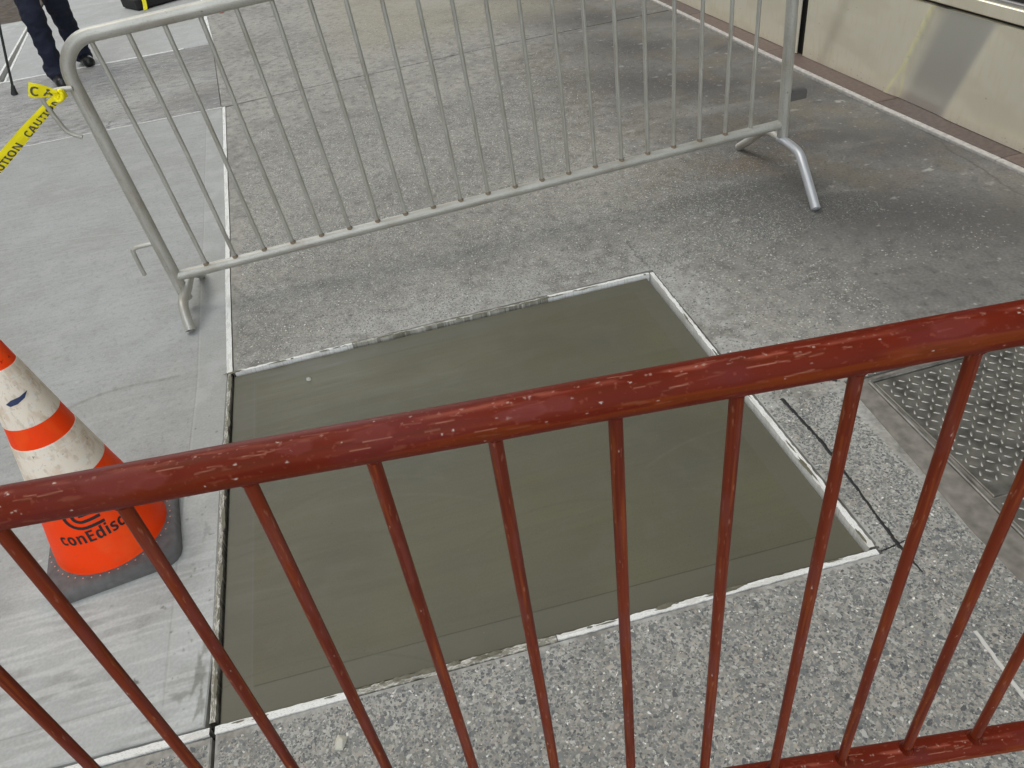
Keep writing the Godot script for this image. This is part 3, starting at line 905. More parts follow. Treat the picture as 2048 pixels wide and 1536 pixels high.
# stone chips that show in the worn concrete, as real flakes just proud of the paste
func build_aggregate():
	rng.seed = 41
	var walk := get_node("sidewalk")
	var m := mat(Color.WHITE, 0.62)
	m.vertex_color_use_as_albedo = true
	var shapes := []
	for s in 6:
		var b := MB.new()
		b.colored = true
		var n := rng.randi_range(5, 8)
		var ang := []
		for k in n:
			ang.append((k + rng.randf_range(-0.32, 0.32)) / n * TAU)
		var top := b.vert(Vector3(0, 1, 0), Vector3.UP)
		var ring := []
		for k in n:
			var r := rng.randf_range(0.7, 1.1)
			var d := Vector3(cos(ang[k]) * r, 0, sin(ang[k]) * r * 0.75)
			ring.append(b.vert(d * 0.85 + Vector3(0, 0.8, 0), (Vector3.UP + d * 0.25).normalized()))
			ring.append(b.vert(d - Vector3(0, 0.6, 0), (Vector3.UP * 0.5 + d).normalized()))
		for k in n:
			var k2 := (k + 1) % n
			b.tri(top, ring[k * 2], ring[k2 * 2])
			b.quad(ring[k * 2], ring[k2 * 2], ring[k2 * 2 + 1], ring[k * 2 + 1])
		shapes.append(b.done())
	var where := []
	var cols := []
	for s in 6:
		where.append([])
		cols.append([])
	var dens := FastNoiseLite.new()
	dens.seed = 8
	dens.frequency = 1.6
	dens.fractal_octaves = 4
	var dark := [Color(0.145, 0.153, 0.153), Color(0.178, 0.188, 0.183), Color(0.21, 0.217, 0.205), Color(0.18, 0.19, 0.192), Color(0.1, 0.108, 0.112), Color(0.235, 0.238, 0.217)]
	var pale := [Color(0.36, 0.355, 0.32), Color(0.33, 0.32, 0.28), Color(0.39, 0.39, 0.365), Color(0.32, 0.315, 0.285), Color(0.35, 0.32, 0.275), Color(0.42, 0.42, 0.395)]
	var zones := [
		# lo, hi, tries, smallest, largest radius, share of dark, how much noise decides
		[Vector2(-0.75, 0.3), Vector2(1.2, 0.975), 74000, 0.0016, 0.0056, 0.68, 0.15],
		[Vector2(-0.75, 0.3), Vector2(1.2, 0.975), 3600, 0.0055, 0.0105, 0.7, 0.1],
		[Vector2(0.985, 0.93), Vector2(1.2, 1.5), 9000, 0.0018, 0.0062, 0.62, 0.55],
		[Vector2(0.985, 1.4), Vector2(1.6, 2.5), 12000, 0.0018, 0.0055, 0.6, 0.8],
		[Vector2(-0.6, 2.39), Vector2(2.0, 3.4), 80000, 0.0016, 0.0042, 0.6, 0.35],
		[Vector2(-0.65, 3.1), Vector2(1.4, 5.0), 72000, 0.002, 0.0052, 0.55, 0.35],
		[Vector2(1.0, 2.0), Vector2(2.3, 5.6), 18000, 0.0018, 0.0055, 0.45, 0.9],
		[Vector2(-0.7, 4.6), Vector2(2.2, 7.5), 12000, 0.003, 0.008, 0.45, 0.8],
		[Vector2(-3.2, 5.6), Vector2(-0.9, 7.45), 6000, 0.003, 0.007, 0.5, 0.6],
	]
	for z in zones:
		for i in z[2]:
			var q := Vector2(rng.randf_range(z[0].x, z[1].x), rng.randf_range(z[0].y, z[1].y))
			var rim := minf(minf(q.x - z[0].x, z[1].x - q.x), minf(q.y - z[0].y, z[1].y - q.y))
			if z[0].y > 1.5 and q.y > 2.6 and rim < 0.4 * rng.randf() * (1.0 if z[0].x > -0.5 or q.x > 0.2 or q.y > 4.3 else 0.0):
				continue
			if (dens.get_noise_2d(q.x * 3.0, q.y * 3.0) * 0.5 + 0.5) < rng.randf() * z[6]:
				continue
			if q.y > 2.39 and q.y < 5.56 and q.x < left_a(q.y) + 0.016 or absf(q.y - 5.7) < 0.16 and absf(q.y - (5.63 + 0.06 * q.x)) < 0.03:
				continue
			if q.x < 0.975 and q.y < 2.36 and q.y > 0.985 - 0.033 * (q.x + 0.597):
				continue
			if q.y > 0.09 and q.y < 1.53 and q.x > 1.2 + 0.06 * maxf(0.0, q.y - 0.94):
				continue
			if absf(q.x + 0.607) < 0.013 and q.y < 1.1 or q.x > wall_a(q.y) - 0.02:
				continue
			if q.x < -0.6 and q.y > 0.98 and q.y < 5.0:
				continue
			var r: float = z[3] + (z[4] - z[3]) * pow(rng.randf(), 1.8)
			var s := rng.randi() % 6
			var bs := Basis(Vector3.UP, rng.randf() * TAU) * Basis(Vector3.RIGHT, rng.randf_range(-0.06, 0.06)) * Basis.from_scale(Vector3(r * rng.randf_range(0.8, 1.35), 0.0006, r))
			where[s].append(Transform3D(bs, S(q.x, q.y, rng.randf_range(-0.0001, 0.0005))))
			var c: Color = dark[rng.randi() % 6] if rng.randf() < z[5] else pale[rng.randi() % 6]
			if rng.randf() < 0.018 and r < 0.005:
				c = Color(0.68, 0.67, 0.63)
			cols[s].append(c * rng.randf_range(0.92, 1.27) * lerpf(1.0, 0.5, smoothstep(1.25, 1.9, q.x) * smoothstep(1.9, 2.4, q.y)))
	for s in 6:
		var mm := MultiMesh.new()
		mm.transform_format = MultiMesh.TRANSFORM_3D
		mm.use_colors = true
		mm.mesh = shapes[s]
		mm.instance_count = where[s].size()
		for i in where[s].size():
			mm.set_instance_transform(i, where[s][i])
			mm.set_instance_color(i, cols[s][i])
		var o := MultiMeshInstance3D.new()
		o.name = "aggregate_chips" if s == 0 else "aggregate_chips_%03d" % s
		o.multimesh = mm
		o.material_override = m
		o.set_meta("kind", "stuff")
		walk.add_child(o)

# ---------------------------------------------------------------- storefront
func build_storefront():
	rng.seed = 61
	var shop := thing("storefront", "storefront wall with brushed steel base panels, brown tile kerb and dark window", "building")
	# local axes: x away along the wall, y up, z into the building
	var ax := Vector3(-0.0241, 0, -1).normalized()
	var frame := Transform3D(Basis(ax, Vector3.UP, ax.cross(Vector3.UP).normalized()), S(2.752, 2.545))
	shop.transform = frame
	# pale edging strip and brown tiles at the foot, in sidewalk coordinates
	var inv := frame.affine_inverse()
	var white := mat(Color(0.6, 0.575, 0.54), 0.75)
	white.albedo_texture = grain_tex(0.05, 22, 0.55, 1.0, 256)
	white.uv1_triplanar = true
	white.uv1_scale = Vector3(2, 2, 2)
	var browns := []
	for k in 3:
		var bm := mat([Color(0.16, 0.115, 0.1), Color(0.18, 0.13, 0.112), Color(0.145, 0.11, 0.1)][k], 0.6)
		bm.albedo_texture = grain_tex(0.04, 24 + k, 0.6, 1.0, 256)
		bm.uv1_triplanar = true
		bm.uv1_scale = Vector3(3, 3, 3)
		browns.append(bm)
	var b := -1.9
	var k := 0
	while b < 25.0:
		var b2 := b + rng.randf_range(0.75, 1.1)
		var m := MB.new()
		var p := [S(wall_a(b) + 0.0, b), S(wall_a(b2) + 0.0, b2 - 0.004), S(wall_a(b2) + 0.031, b2 - 0.004), S(wall_a(b) + 0.031, b)]
		prism(m, p.map(func(q): return inv * q), -0.05, 0.011 + rng.randf_range(0, 0.002), 0.003)
		obj("edging_strip", m.done(), white, shop)
		m = MB.new()
		p = [S(wall_a(b) + 0.034, b), S(wall_a(b2) + 0.034, b2 - 0.005), S(base_a(b2) + 0.02, b2 - 0.005), S(base_a(b) + 0.02, b)]
		prism(m, p.map(func(q): return inv * q), -0.05, 0.012 + rng.randf_range(0, 0.003), 0.003)
		obj("kerb_tile", m.done(), browns[k % 3], shop)
		k += 1
		b = b2
	var steel := StandardMaterial3D.new()
	steel.albedo_color = Color(1.0, 1.0, 0.98)
	steel.metallic = 0.5
	steel.roughness = 0.36
	steel.anisotropy_enabled = true
	steel.anisotropy = 0.8
	var t := Tex.new(512, 256, Color(0.93, 0.885, 0.77))
	t.mix(noise(512, 256, 0.2, 28, 2, Vector2(1, 16)), 0.45, 0.9, Color(0.87, 0.8, 0.63), 0.5)
	t.mix(noise(512, 256, 0.008, 29, 3), 0.45, 0.8, Color(0.84, 0.79, 0.66), 0.7)
	for i in 90:
		t.spot(rng.randf() * 512, rng.randf_range(0, 26) if i % 4 else rng.randf() * 256, rng.randf_range(0.4, 1.3), rng.randf_range(0.6, 2.2), Color(0.3, 0.26, 0.2), rng.randf_range(0.2, 0.6), 0.6)
	steel.albedo_texture = t.done()
	# the near panel: reflected grey band put into its metal and colour maps
	var near_steel: StandardMaterial3D = steel.duplicate()
	var full := PackedByteArray()
	full.resize(512 * 256)
	full.fill(255)
	var unit := Rect2(-1.29, 0.016, 2.983, 0.458)
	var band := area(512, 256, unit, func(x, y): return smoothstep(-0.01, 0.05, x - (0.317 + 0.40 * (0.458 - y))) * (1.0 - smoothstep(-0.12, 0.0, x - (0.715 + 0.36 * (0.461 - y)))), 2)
	var dim := area(512, 256, unit, func(x, y): return 0.45 * exp(-pow((x - 1.36 - 0.4 * (0.38 - y)) / 0.05, 2.0)), 4)
	var mt := Tex.new(512, 256, Color(0.5, 0.5, 0.5))
	mt.mix(full, 0.0, 0.5, Color(1, 1, 1), 0.75, band)
	mt.mix(full, 0.0, 0.5, Color(1, 1, 1), 0.9, dim)
	near_steel.metallic = 1.0
	near_steel.metallic_texture = mt.done()
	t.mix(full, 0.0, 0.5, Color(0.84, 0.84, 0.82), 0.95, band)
	# bright reflected streak painted along the crease
	var painted_glint := area(512, 256, unit, func(x, y): return exp(-pow((x - (0.722 + 0.39 * (0.461 - y) + 0.03 * smoothstep(0.2, 0.0, y))) / 0.013, 2.0)) + 0.8 * exp(-pow((x - (0.722 + 0.39 * (0.461 - y) - 0.06 * smoothstep(0.24, 0.0, y))) / 0.010, 2.0)), 1)
	t.mix(noise(512, 256, 0.05, 38, 3), 0.0, 0.35, Color(1.0, 0.97, 0.68), 1.0, painted_glint)
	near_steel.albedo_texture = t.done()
	var joints := [-4.5, -1.3, 1.705, 4.7, 7.7, 10.9, 13.9, 17.0, 20.0, 23.1]
	for i in 9:
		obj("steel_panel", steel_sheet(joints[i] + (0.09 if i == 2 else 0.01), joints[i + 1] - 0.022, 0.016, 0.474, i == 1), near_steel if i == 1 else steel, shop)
	# flat cover strip left of the joint, dark reveal behind
	var mb := MB.new()
	add_box(mb, at(Vector3(1.768, 0.245, -0.002)), Vector3(0.05, 0.457, 0.006), 0.001)
	obj("cover_strip", mb.done(), steel, shop)
	var dark := mat(Color(0.02, 0.019, 0.017), 0.7)
	mb = MB.new()
	add_box(mb, at(Vector3(9.2, 0.3, 0.16)), Vector3(28, 0.62, 0.28), 0.0)
	obj("base_wall", mb.done(), dark, shop)
	# ledge, sill, window
	mb = MB.new()
	add_box(mb, at(Vector3(9.2, 0.517, 0.03)), Vector3(28, 0.055, 0.07), 0.004)
	obj("ledge", mb.done(), steel, shop)
	mb = MB.new()
	add_box(mb, Transform3D(Basis(Vector3.RIGHT, -0.12), Vector3(9.2, 0.552, 0.06)), Vector3(28, 0.03, 0.1), 0.004)
	obj("window_sill", mb.done(), mat(Color(0.3, 0.3, 0.3), 0.4, 0.6), shop)
	var glass := mat(Color(0.012, 0.03, 0.03), 0.05)
	var fm := mat(Color(0.25, 0.25, 0.25), 0.4, 0.7)
	for i in 9:
		mb = MB.new()
		add_box(mb, at(Vector3((joints[i] + joints[i + 1]) / 2.0, 1.62, 0.13)), Vector3(joints[i + 1] - joints[i] - 0.06, 2.1, 0.012), 0.0)
		obj("window_pane", mb.done(), glass, shop)
		mb = MB.new()
		add_box(mb, at(Vector3(joints[i + 1], 1.62, 0.12)), Vector3(0.058, 2.1, 0.06), 0.004)
		obj("window_post", mb.done(), fm, shop)
	mb = MB.new()
	add_box(mb, at(Vector3(9.2, 2.95, 0.16)), Vector3(28, 0.56, 0.36), 0.01)
	obj("fascia", mb.done(), fm, shop)
	mb = MB.new()
	add_box(mb, at(Vector3(3.0, 11.6, 0.5)), Vector3(44, 16.74, 1.0), 0.02)
	obj("upper_wall", mb.done(), mat(Color(0.33, 0.29, 0.24), 0.85), shop)  # unseen upper storeys, height raised to close off the sky on this side

func base_a(b: float) -> float:
	return 2.752 - (b - 2.545) * 0.0241

func prism(m: MB, p: Array, y0: float, y1: float, ch: float):
	var c := Vector3.ZERO
	for q in p:
		c += q / p.size()
	var top := []
	for q in p:
		var d: Vector3 = c - q
		d.y = 0
		var g: Vector3 = q + Vector3(signf(d.x), 0, signf(d.z)) * ch
		top.append(Vector3(g.x, y1, g.z))
	m.face(top, Vector3.UP)
	for i in p.size():
		var j := (i + 1) % p.size()
		var e: Vector3 = p[j] - p[i]
		var n := Vector3(e.z, 0, -e.x).normalized()
		if n.dot(p[i] - c) < 0:
			n = -n
		var a: Vector3 = Vector3(p[i].x, y1 - ch, p[i].z)
		var b: Vector3 = Vector3(p[j].x, y1 - ch, p[j].z)
		m.face([top[i], top[j], b, a], (n + Vector3.UP).normalized())
		m.face([a, b, Vector3(b.x, y0, b.z), Vector3(a.x, y0, a.z)], n)

# a slightly buckled sheet of steel; the near one has a crease
func steel_sheet(x0: float, x1: float, y0: float, y1: float, creased: bool) -> ArrayMesh:
	var b := MB.new()
	var nx := 150
	var ny := 24
	var f := func(x: float, y: float) -> float:
		var e := 0.0022 * sin(x * 2.3 + 0.6) + 0.0012 * sin(x * 5.1 + y * 3.0) + 0.0015 * sin(y * 7.0 + x)
		if creased:
			var l := 0.722 + 0.39 * (0.461 - y)
			var wd := 0.03 + 0.03 * (0.47 - y)
			e += 0.006 * exp(-pow((x - l) / wd, 2.0))
			e += 0.004 * exp(-pow((x - l + 0.035 * (0.47 - y) / 0.45) / 0.012, 2.0)) 
			e -= 0.008 * (1.0 - smoothstep(-0.05, 0.05, x - l)) * smoothstep(-0.05, 0.08, x - 0.317 - 0.4 * (0.458 - y))
		return -e
	for i in nx + 1:
		for j in ny + 1:
			var x := lerpf(x0, x1, float(i) / nx)
			var y := lerpf(y0, y1, float(j) / ny)
			var z: float = f.call(x, y)
			var n := Vector3((f.call(x + 0.002, y) - z) / 0.002, (f.call(x, y + 0.002) - z) / 0.002, -1).normalized()
			b.vert(Vector3(x, y, z), n, Vector2((x - x0) / (x1 - x0), (y - y0) / (y1 - y0)))
	for i in nx:
		for j in ny:
			var q := i * (ny + 1) + j
			b.quad(q, q + 1, q + ny + 2, q + ny + 1)
	# folded edges
	for e in [[x0, -1.0], [x1, 1.0]]:
		b.face([Vector3(e[0], y0, -0.002), Vector3(e[0], y1, -0.002), Vector3(e[0], y1, 0.02), Vector3(e[0], y0, 0.02)], Vector3(e[1], 0, 0))
	b.face([Vector3(x0, y1, -0.002), Vector3(x1, y1, -0.002), Vector3(x1, y1, 0.02), Vector3(x0, y1, 0.02)], Vector3.UP)
	return b.done()

# unseen building added across the street to shut off the low sky
func build_opposite():
	rng.seed = 66
	var h := thing("added_street_building", "unseen grey masonry building with rows of dark windows added across the street", "building", S(-17.0, 6.0))
	var wallm := mat(Color(0.28, 0.265, 0.245), 0.9)
	var b := MB.new()
	add_box(b, at(Vector3(-3.0, 10.9, 0)), Vector3(6.0, 22.0, 60.0), 0.03)
	obj("wall", b.done(), wallm, h)
	b = MB.new()
	add_box(b, at(Vector3(0.2, 21.7, 0)), Vector3(0.8, 0.6, 60.2), 0.05)
	obj("cornice", b.done(), mat(Color(0.38, 0.34, 0.28), 0.8), h)
	b = MB.new()
	add_box(b, at(Vector3(0, 0, 0)), Vector3(0.08, 1.9, 1.3), 0.01)
	var frame := b.done()
	b = MB.new()
	add_box(b, at(Vector3(0, 0, 0)), Vector3(0.03, 1.7, 1.1), 0.0)
	var pane := b.done()
	var fm := mat(Color(0.4, 0.38, 0.34), 0.7)
	var gm := mat(Color(0.02, 0.025, 0.03), 0.08)
	for i in 6:
		for j in 16:
			var w := obj("window", frame, fm, h)
			w.position = Vector3(0.02, 2.4 + i * 3.4, -26.0 + j * 3.45)
			var g := obj("pane", pane, gm, w)
			g.position = Vector3(0.035, 0, 0)

# ---------------------------------------------------------------- sidewalk hatch
func build_hatch():
	rng.seed = 71
	var hatch := thing("sidewalk_hatch", "worn steel checker plate cellar hatch set in the pavement", "hatch", S(1.3, 1.5))
	var o := S(1.3, 1.5)
	var fr := mat(Color(0.29, 0.27, 0.24), 0.7, 0.0)
	fr.albedo_texture = grain_tex(0.03, 75, 0.45, 1.0, 256)
	fr.uv1_triplanar = true
	fr.uv1_scale = Vector3(2.5, 2.5, 2.5)
	var plate := StandardMaterial3D.new()
	plate.albedo_color = Color(0.70, 0.69, 0.66)
	plate.metallic = 0.8
	plate.roughness = 0.42
	plate.albedo_texture = grain_tex(0.016, 76, 0.3, 1.0, 512)
	plate.roughness_texture = grain_tex(0.03, 77, 0.7, 1.0, 256)
	plate.uv1_triplanar = true
	plate.uv1_scale = Vector3(1.6, 1.6, 1.6)
	var lug_m := plate.duplicate()
	lug_m.albedo_color = Color(0.74, 0.73, 0.71)
	lug_m.roughness = 0.46
	var band := [Vector2(1.206, 0.085), Vector2(2.494, 0.085), Vector2(2.494, 1.528), Vector2(1.256, 1.528), Vector2(1.243, 1.34), Vector2(1.227, 1.126), Vector2(1.209, 0.945)]
	var f := obj("frame", slab(band, -0.006, -0.1, OLD, 0.002), fr, hatch)
	f.position = -o
	# raised angle iron along the opening
	var m := MB.new()
	for q in [[Vector2(1.318, 1.505), Vector2(1.29, 0.2)], [Vector2(1.318, 1.505), Vector2(2.45, 1.5)]]:
		var d: Vector2 = q[1] - q[0]
		add_box(m, at(S((q[0].x + q[1].x) / 2, (q[0].y + q[1].y) / 2, -0.004) - o, atan2(d.y, d.x)), Vector3(d.length(), 0.012, 0.012), 0.003)
	obj("angle_iron", m.done(), lug_m, hatch)
	var leaves := [[Vector2(1.327, 1.008), Vector2(2.45, 1.495)], [Vector2(1.312, 0.2), Vector2(2.45, 1.0)]]
	var lug := lug_mesh()
	var cells := []
	for l in leaves.size():
		var lf: Array = leaves[l]
		obj("door_leaf", slab([lf[0], Vector2(lf[1].x, lf[0].y), lf[1], Vector2(lf[0].x, lf[1].y)], -0.001, -0.012, OLD, 0.002), plate, hatch).position = -o
		var step := 0.0258
		var nx := int((lf[1].x - lf[0].x - 0.03) / step)
		var ny := int((lf[1].y - lf[0].y - 0.03) / step)
		for i in nx:
			for j in ny:
				var q := Vector2(lf[0].x + 0.024 + i * step, lf[1].y - 0.024 - j * step)
				# what the eye sees of it from the pavement decides which are parts
				var seen: float = maxf(0.0, q.x - 1.3 - (1.5 - q.y) * 0.05) * 1.6 + (1.5 - q.y) * 0.9
				cells.append([seen + (0.6 if q.x > 1.86 - (1.5 - q.y) * 0.9 else 0.0), q, (i + j) % 2])
	cells.sort_custom(func(x, y): return x[0] < y[0])
	var rest := MB.new()
	for i in cells.size():
		var q: Vector2 = cells[i][1]
		var tr := Transform3D(Basis(Vector3.UP, (PI / 4 if cells[i][2] else -PI / 4) + 0.12), S(q.x, q.y, -0.0012) - o)
		if i < 298:
			var part := obj("tread_lug", lug, lug_m, hatch)
			part.transform = tr
		else:
			add_lug(rest, tr)
	var r := obj("tread_lugs", rest.done(), lug_m, hatch)
	r.set_meta("kind", "stuff")

func lug_mesh() -> ArrayMesh:
	var b := MB.new()
	add_lug(b, Transform3D.IDENTITY)
	return b.done()

func add_lug(b: MB, t: Transform3D):
	var first := b.v.size()
	var n := 8
	for ring in [[1.0, 0.0], [0.7, 0.0022]]:
		for k in n:
			var th := TAU * k / n
			var p := Vector3(cos(th) * 0.0118 * ring[0], ring[1], sin(th) * 0.0043 * ring[0])
			b.vert(t * p, (t.basis * Vector3(cos(th) * 0.5, 0.6 if ring[1] == 0.0 else 1.2, sin(th))).normalized())
	var c := b.vert(t * Vector3(0, 0.0027, 0), t.basis.y)
	for k in n:
		var k2 := (k + 1) % n
		b.quad(first + k, first + k2, first + n + k2, first + n + k)
		b.tri(c, first + n + k, first + n + k2)

# ---------------------------------------------------------------- barriers
func paint(base: Color, red: bool) -> ImageTexture:
	var w := 2048
	var h := 128
	var t := Tex.new(w, h, base)
	var big := noise(w, h, 0.006, 81, 4)
	var streak := noise(w, h, 0.06, 82, 4, Vector2(10, 1))
	var streak2 := noise(w, h, 0.1, 83, 3, Vector2(5, 1))
	var fine := noise(w, h, 0.12, 84, 3)
	var chip := noise(w, h, 0.07, 85, 3, Vector2(2, 1))
	var r := Rect2(0, 0, 1, 1)
	if red:
		t.mix(big, 0.48, 0.75, Color(0.135, 0.024, 0.021), 0.6)
		t.mix(big, 0.45, 0.2, Color(0.115, 0.014, 0.006), 0.6)
		# orange rust along the front of the tube
		t.mix(streak, 0.36, 0.66, Color(0.23, 0.05, 0.009), 0.6, area(w, h, r, func(u, v): return smoothstep(0.14, 0.19, v) * (1.0 - smoothstep(0.27, 0.33, v)) * (0.3 + 0.7 * smoothstep(0.42, 0.62, u)), 4))
		t.mix(streak, 0.6, 0.82, Color(0.10, 0.022, 0.007), 0.4)
		# rubbed crown of the tube
		var crown := area(w, h, r, func(u, v): return exp(-pow((v - 0.03 - 0.01 * sin(u * 40.0)) / 0.02, 2.0)) * (0.35 + 0.65 * clampf(sin(u * 23.0) * 0.7 + sin(u * 61.0) * 0.6 + 0.3, 0.0, 1.0)), 2)
		t.mix(streak2, 0.42, 0.68, Color(0.36, 0.1, 0.065), 0.75, crown)
		t.mix(fine, 0.74, 0.82, Color(0.6, 0.46, 0.4), 0.8, crown)
		t.mix(streak2, 0.78, 0.88, Color(0.24, 0.08, 0.045), 0.4)
		t.mix(fine, 0.72, 0.9, Color(0.25, 0.07, 0.04), 0.5)
		for i in 110:
			var x := rng.randf() * w
			var y := fmod(h * 1.0 + rng.randfn(0.1, 0.12) * h, h)
			t.spot(x, y, rng.randf_range(0.6, 1.5) * (2.2 if i % 9 == 0 else 1.0), rng.randf_range(0.6, 1.1), Color(0.6, 0.48, 0.42), rng.randf_range(0.4, 0.95), 0.5, 0.5, i)
		for i in 85:
			var x := rng.randf() * w
			var y := fmod(h * 1.0 + rng.randfn(0.09, 0.07) * h, h)
			t.line([Vector2(x, y), Vector2(x + rng.randf_range(4, 22), y + rng.randf_range(-2.0, 2.0))], 0.7, Color(0.46, 0.22, 0.15), rng.randf_range(0.3, 0.8))
		# tide rings
		for i in 14:
			var x := rng.randf_range(0.3, 1.0) * w
			var y := rng.randf_range(0.08, 0.14) * h
			var rr := rng.randf_range(12, 34)
			t.spot(x, y, rr, rr * 0.42, Color(0.22, 0.06, 0.05), 0.28, 0.3, 0.2, i)
			t.spot(x, y, rr * 0.88, rr * 0.36, Color(0.15, 0.026, 0.02), 0.55, 0.4, 0.2, i)
	else:
		t.mix(big, 0.5, 0.8, base * 1.15, 0.6)
		t.mix(big, 0.42, 0.1, Color(0.32, 0.285, 0.22), 0.4)
		t.mix(streak, 0.62, 0.85, Color(0.28, 0.25, 0.19), 0.3)
		t.mix(fine, 0.65, 0.9, Color(0.2, 0.17, 0.13), 0.35)
		for i in 60:
			t.spot(rng.randf() * w, rng.randf() * h, rng.randf_range(1, 5), rng.randf_range(0.7, 2), Color(0.16, 0.09, 0.05) if i % 2 else Color(0.65, 0.64, 0.6), rng.randf_range(0.3, 0.7), 0.6, 0.5, i)
	return t.done()

# rusty paint for the red bars; streaks imitate their orange-lit edges and dark cores
func bar_paint() -> ImageTexture:
	var w := 1024
	var h := 64
	var t := Tex.new(w, h, Color(0.175, 0.027, 0.009))
	var long := noise(w, h, 0.05, 181, 3, Vector2(14, 1))
	var long2 := noise(w, h, 0.09, 182, 3, Vector2(8, 1))
	t.mix(long, 0.5, 0.72, Color(0.09, 0.013, 0.007), 0.6)
	t.mix(long2, 0.55, 0.8, Color(0.27, 0.062, 0.012), 0.55)
	t.mix(noise(w, h, 0.012, 183, 3, Vector2(1, 1)), 0.55, 0.75, Color(0.17, 0.04, 0.03), 0.6)
	t.mix(noise(w, h, 0.12, 184, 3, Vector2(2, 1)), 0.78, 0.9, Color(0.36, 0.15, 0.09), 0.5)
	for i in 22:
		t.spot(rng.randf() * w, rng.randf() * h, rng.randf_range(0.6, 2.0), rng.randf_range(0.6, 1.3), Color(0.62, 0.5, 0.44), rng.randf_range(0.4, 0.9), 0.5, 0.5, i)
	return t.done()

func build_grey_barrier():
	rng.seed = 91
	var base := S(0.49, 2.895)
	var g := thing("crowd_barrier", "grey galvanised steel crowd barrier standing beyond the fresh slab", "barrier", base)
	var m := mat_tex(paint(Color(0.46, 0.455, 0.415), false), 0.42)
	m.metallic = 0.35
	var rusty := mat(Color(0.3, 0.24, 0.17), 0.7, 0.2)
	var zinc := mat(Color(0.55, 0.57, 0.6), 0.36, 0.45)
	var tl := S(-0.85, 2.912, 1.036) - base
	var bl := S(-0.804, 2.909, 0.15) - base
	var tr := S(1.765, 2.887, 1.15) - base
	var br := S(1.782, 2.887, 0.232) - base
	var pl := S(-0.797, 2.909, 0.045) - base
	var pr := S(1.797, 2.884, 0.178) - base
	var path := [pl]
	path.append_array(sample(pl, tl, 8, 0.12))
	path.append_array(arc(pl, tl, tr, 0.12, 12))
	path.append_array(sample(tl, tr, 10, 0.14))
	path.append_array(arc(tl, tr, pr, 0.12, 12))
	path.append(pr)
	var b := MB.new()
	add_tube(b, path, 0.0235, 20, 2, 2, 0.35, 0.0, Vector3.BACK)
	obj("outer_tube", b.done(), m, g)
	b = MB.new()
	add_tube(b, [bl, bl.lerp(br, 0.25), bl.lerp(br, 0.5), bl.lerp(br, 0.75), br], 0.0205, 18, 1, 1, 0.4, 0.4)
	obj("bottom_rail", b.done(), m, g)
	for i in 21:
		var f := i / 20.0
		var lo := bl + (br - bl) * ((lerpf(-0.6725, 1.643, f) + 0.804) / 2.586)
		var x := lerpf(-0.737, 1.642, f)
		var hi := tl + (tr - tl) * ((x + 0.85) / 2.615)
		b = MB.new()
		var c := lo.lerp(hi, 0.5) + Vector3(rng.randf_range(-0.004, 0.004), 0, rng.randf_range(-0.005, 0.005))
		add_tube(b, [lo, c, hi], 0.0082, 12, 0, 0, 0.5, rng.randf() * 2.0)
		obj("bar", b.done(), m, g)
		if i < 20:
			b = MB.new()
			add_tube(b, [lo + Vector3(0, 0.016, 0), lo + Vector3(0, 0.022, 0), lo + Vector3(0, 0.028, 0)], [0.0135, 0.0115, 0.0083], 10, 0, 0)
			obj("weld", b.done(), rusty, g)
	# coupling hooks on the left post, a socket on the right one
	for q in [[[Vector2(-0.846, 0.9), Vector2(-0.90, 0.902), Vector2(-0.944, 0.89), Vector2(-0.948, 0.876), Vector2(-0.936, 0.81), Vector2(-0.922, 0.768), Vector2(-0.886, 0.742)], 2.885], [[Vector2(-0.815, 0.302), Vector2(-0.88, 0.302), Vector2(-0.903, 0.297), Vector2(-0.909, 0.282), Vector2(-0.908, 0.183)], 2.911]]:
		var pts := []
		for p in q[0]:
			pts.append(S(p.x, q[1], p.y) - base)
		b = MB.new()
		add_tube(b, smooth(pts), 0.0085, 10, 1, 1)
		obj("hook", b.done(), m, g)
	b = MB.new()
	add_box(b, at(S(1.842, 2.886, 0.365) - base), Vector3(0.075, 0.006, 0.036), 0.001)
	add_box(b, at(S(1.842, 2.904, 0.348) - base), Vector3(0.075, 0.034, 0.005), 0.001)
	add_box(b, at(S(1.842, 2.868, 0.348) - base), Vector3(0.075, 0.034, 0.005), 0.001)
	obj("socket", b.done(), mat(Color(0.16, 0.155, 0.15), 0.5, 0.5), g)
	# bowed feet
	b = MB.new()
	add_tube(b, smooth([S(-0.779, 2.708, 0.013) - base, S(-0.782, 2.735, 0.045) - base, S(-0.785, 2.772, 0.082) - base, S(-0.785, 2.82, 0.094) - base, S(-0.777, 2.9, 0.095) - base, S(-0.776, 3.0, 0.094) - base, S(-0.772, 3.06, 0.075) - base, S(-0.768, 3.16, 0.014) - base]), 0.0195, 16, 2, 2, 0.4)
	obj("foot", b.done(), m, g)
	b = MB.new()
	add_tube(b, smooth([S(1.753, 2.512, 0.012) - base, S(1.762, 2.58, 0.065) - base, S(1.772, 2.66, 0.128) - base, S(1.782, 2.72, 0.162) - base, S(1.79, 2.8, 0.168) - base, S(1.794, 2.9, 0.166) - base]), 0.0185, 16, 1, 0, 0.4)
	obj("foot", b.done(), zinc, g)
	b = MB.new()
	add_tube(b, smooth([S(1.794, 2.9, 0.166) - base, S(1.793, 2.99, 0.165) - base, S(1.79, 3.05, 0.14) - base, S(1.785, 3.13, 0.08) - base, S(1.779, 3.222, 0.013) - base]), 0.0185, 16, 0, 1, 0.4)
	obj("foot", b.done(), m, g)

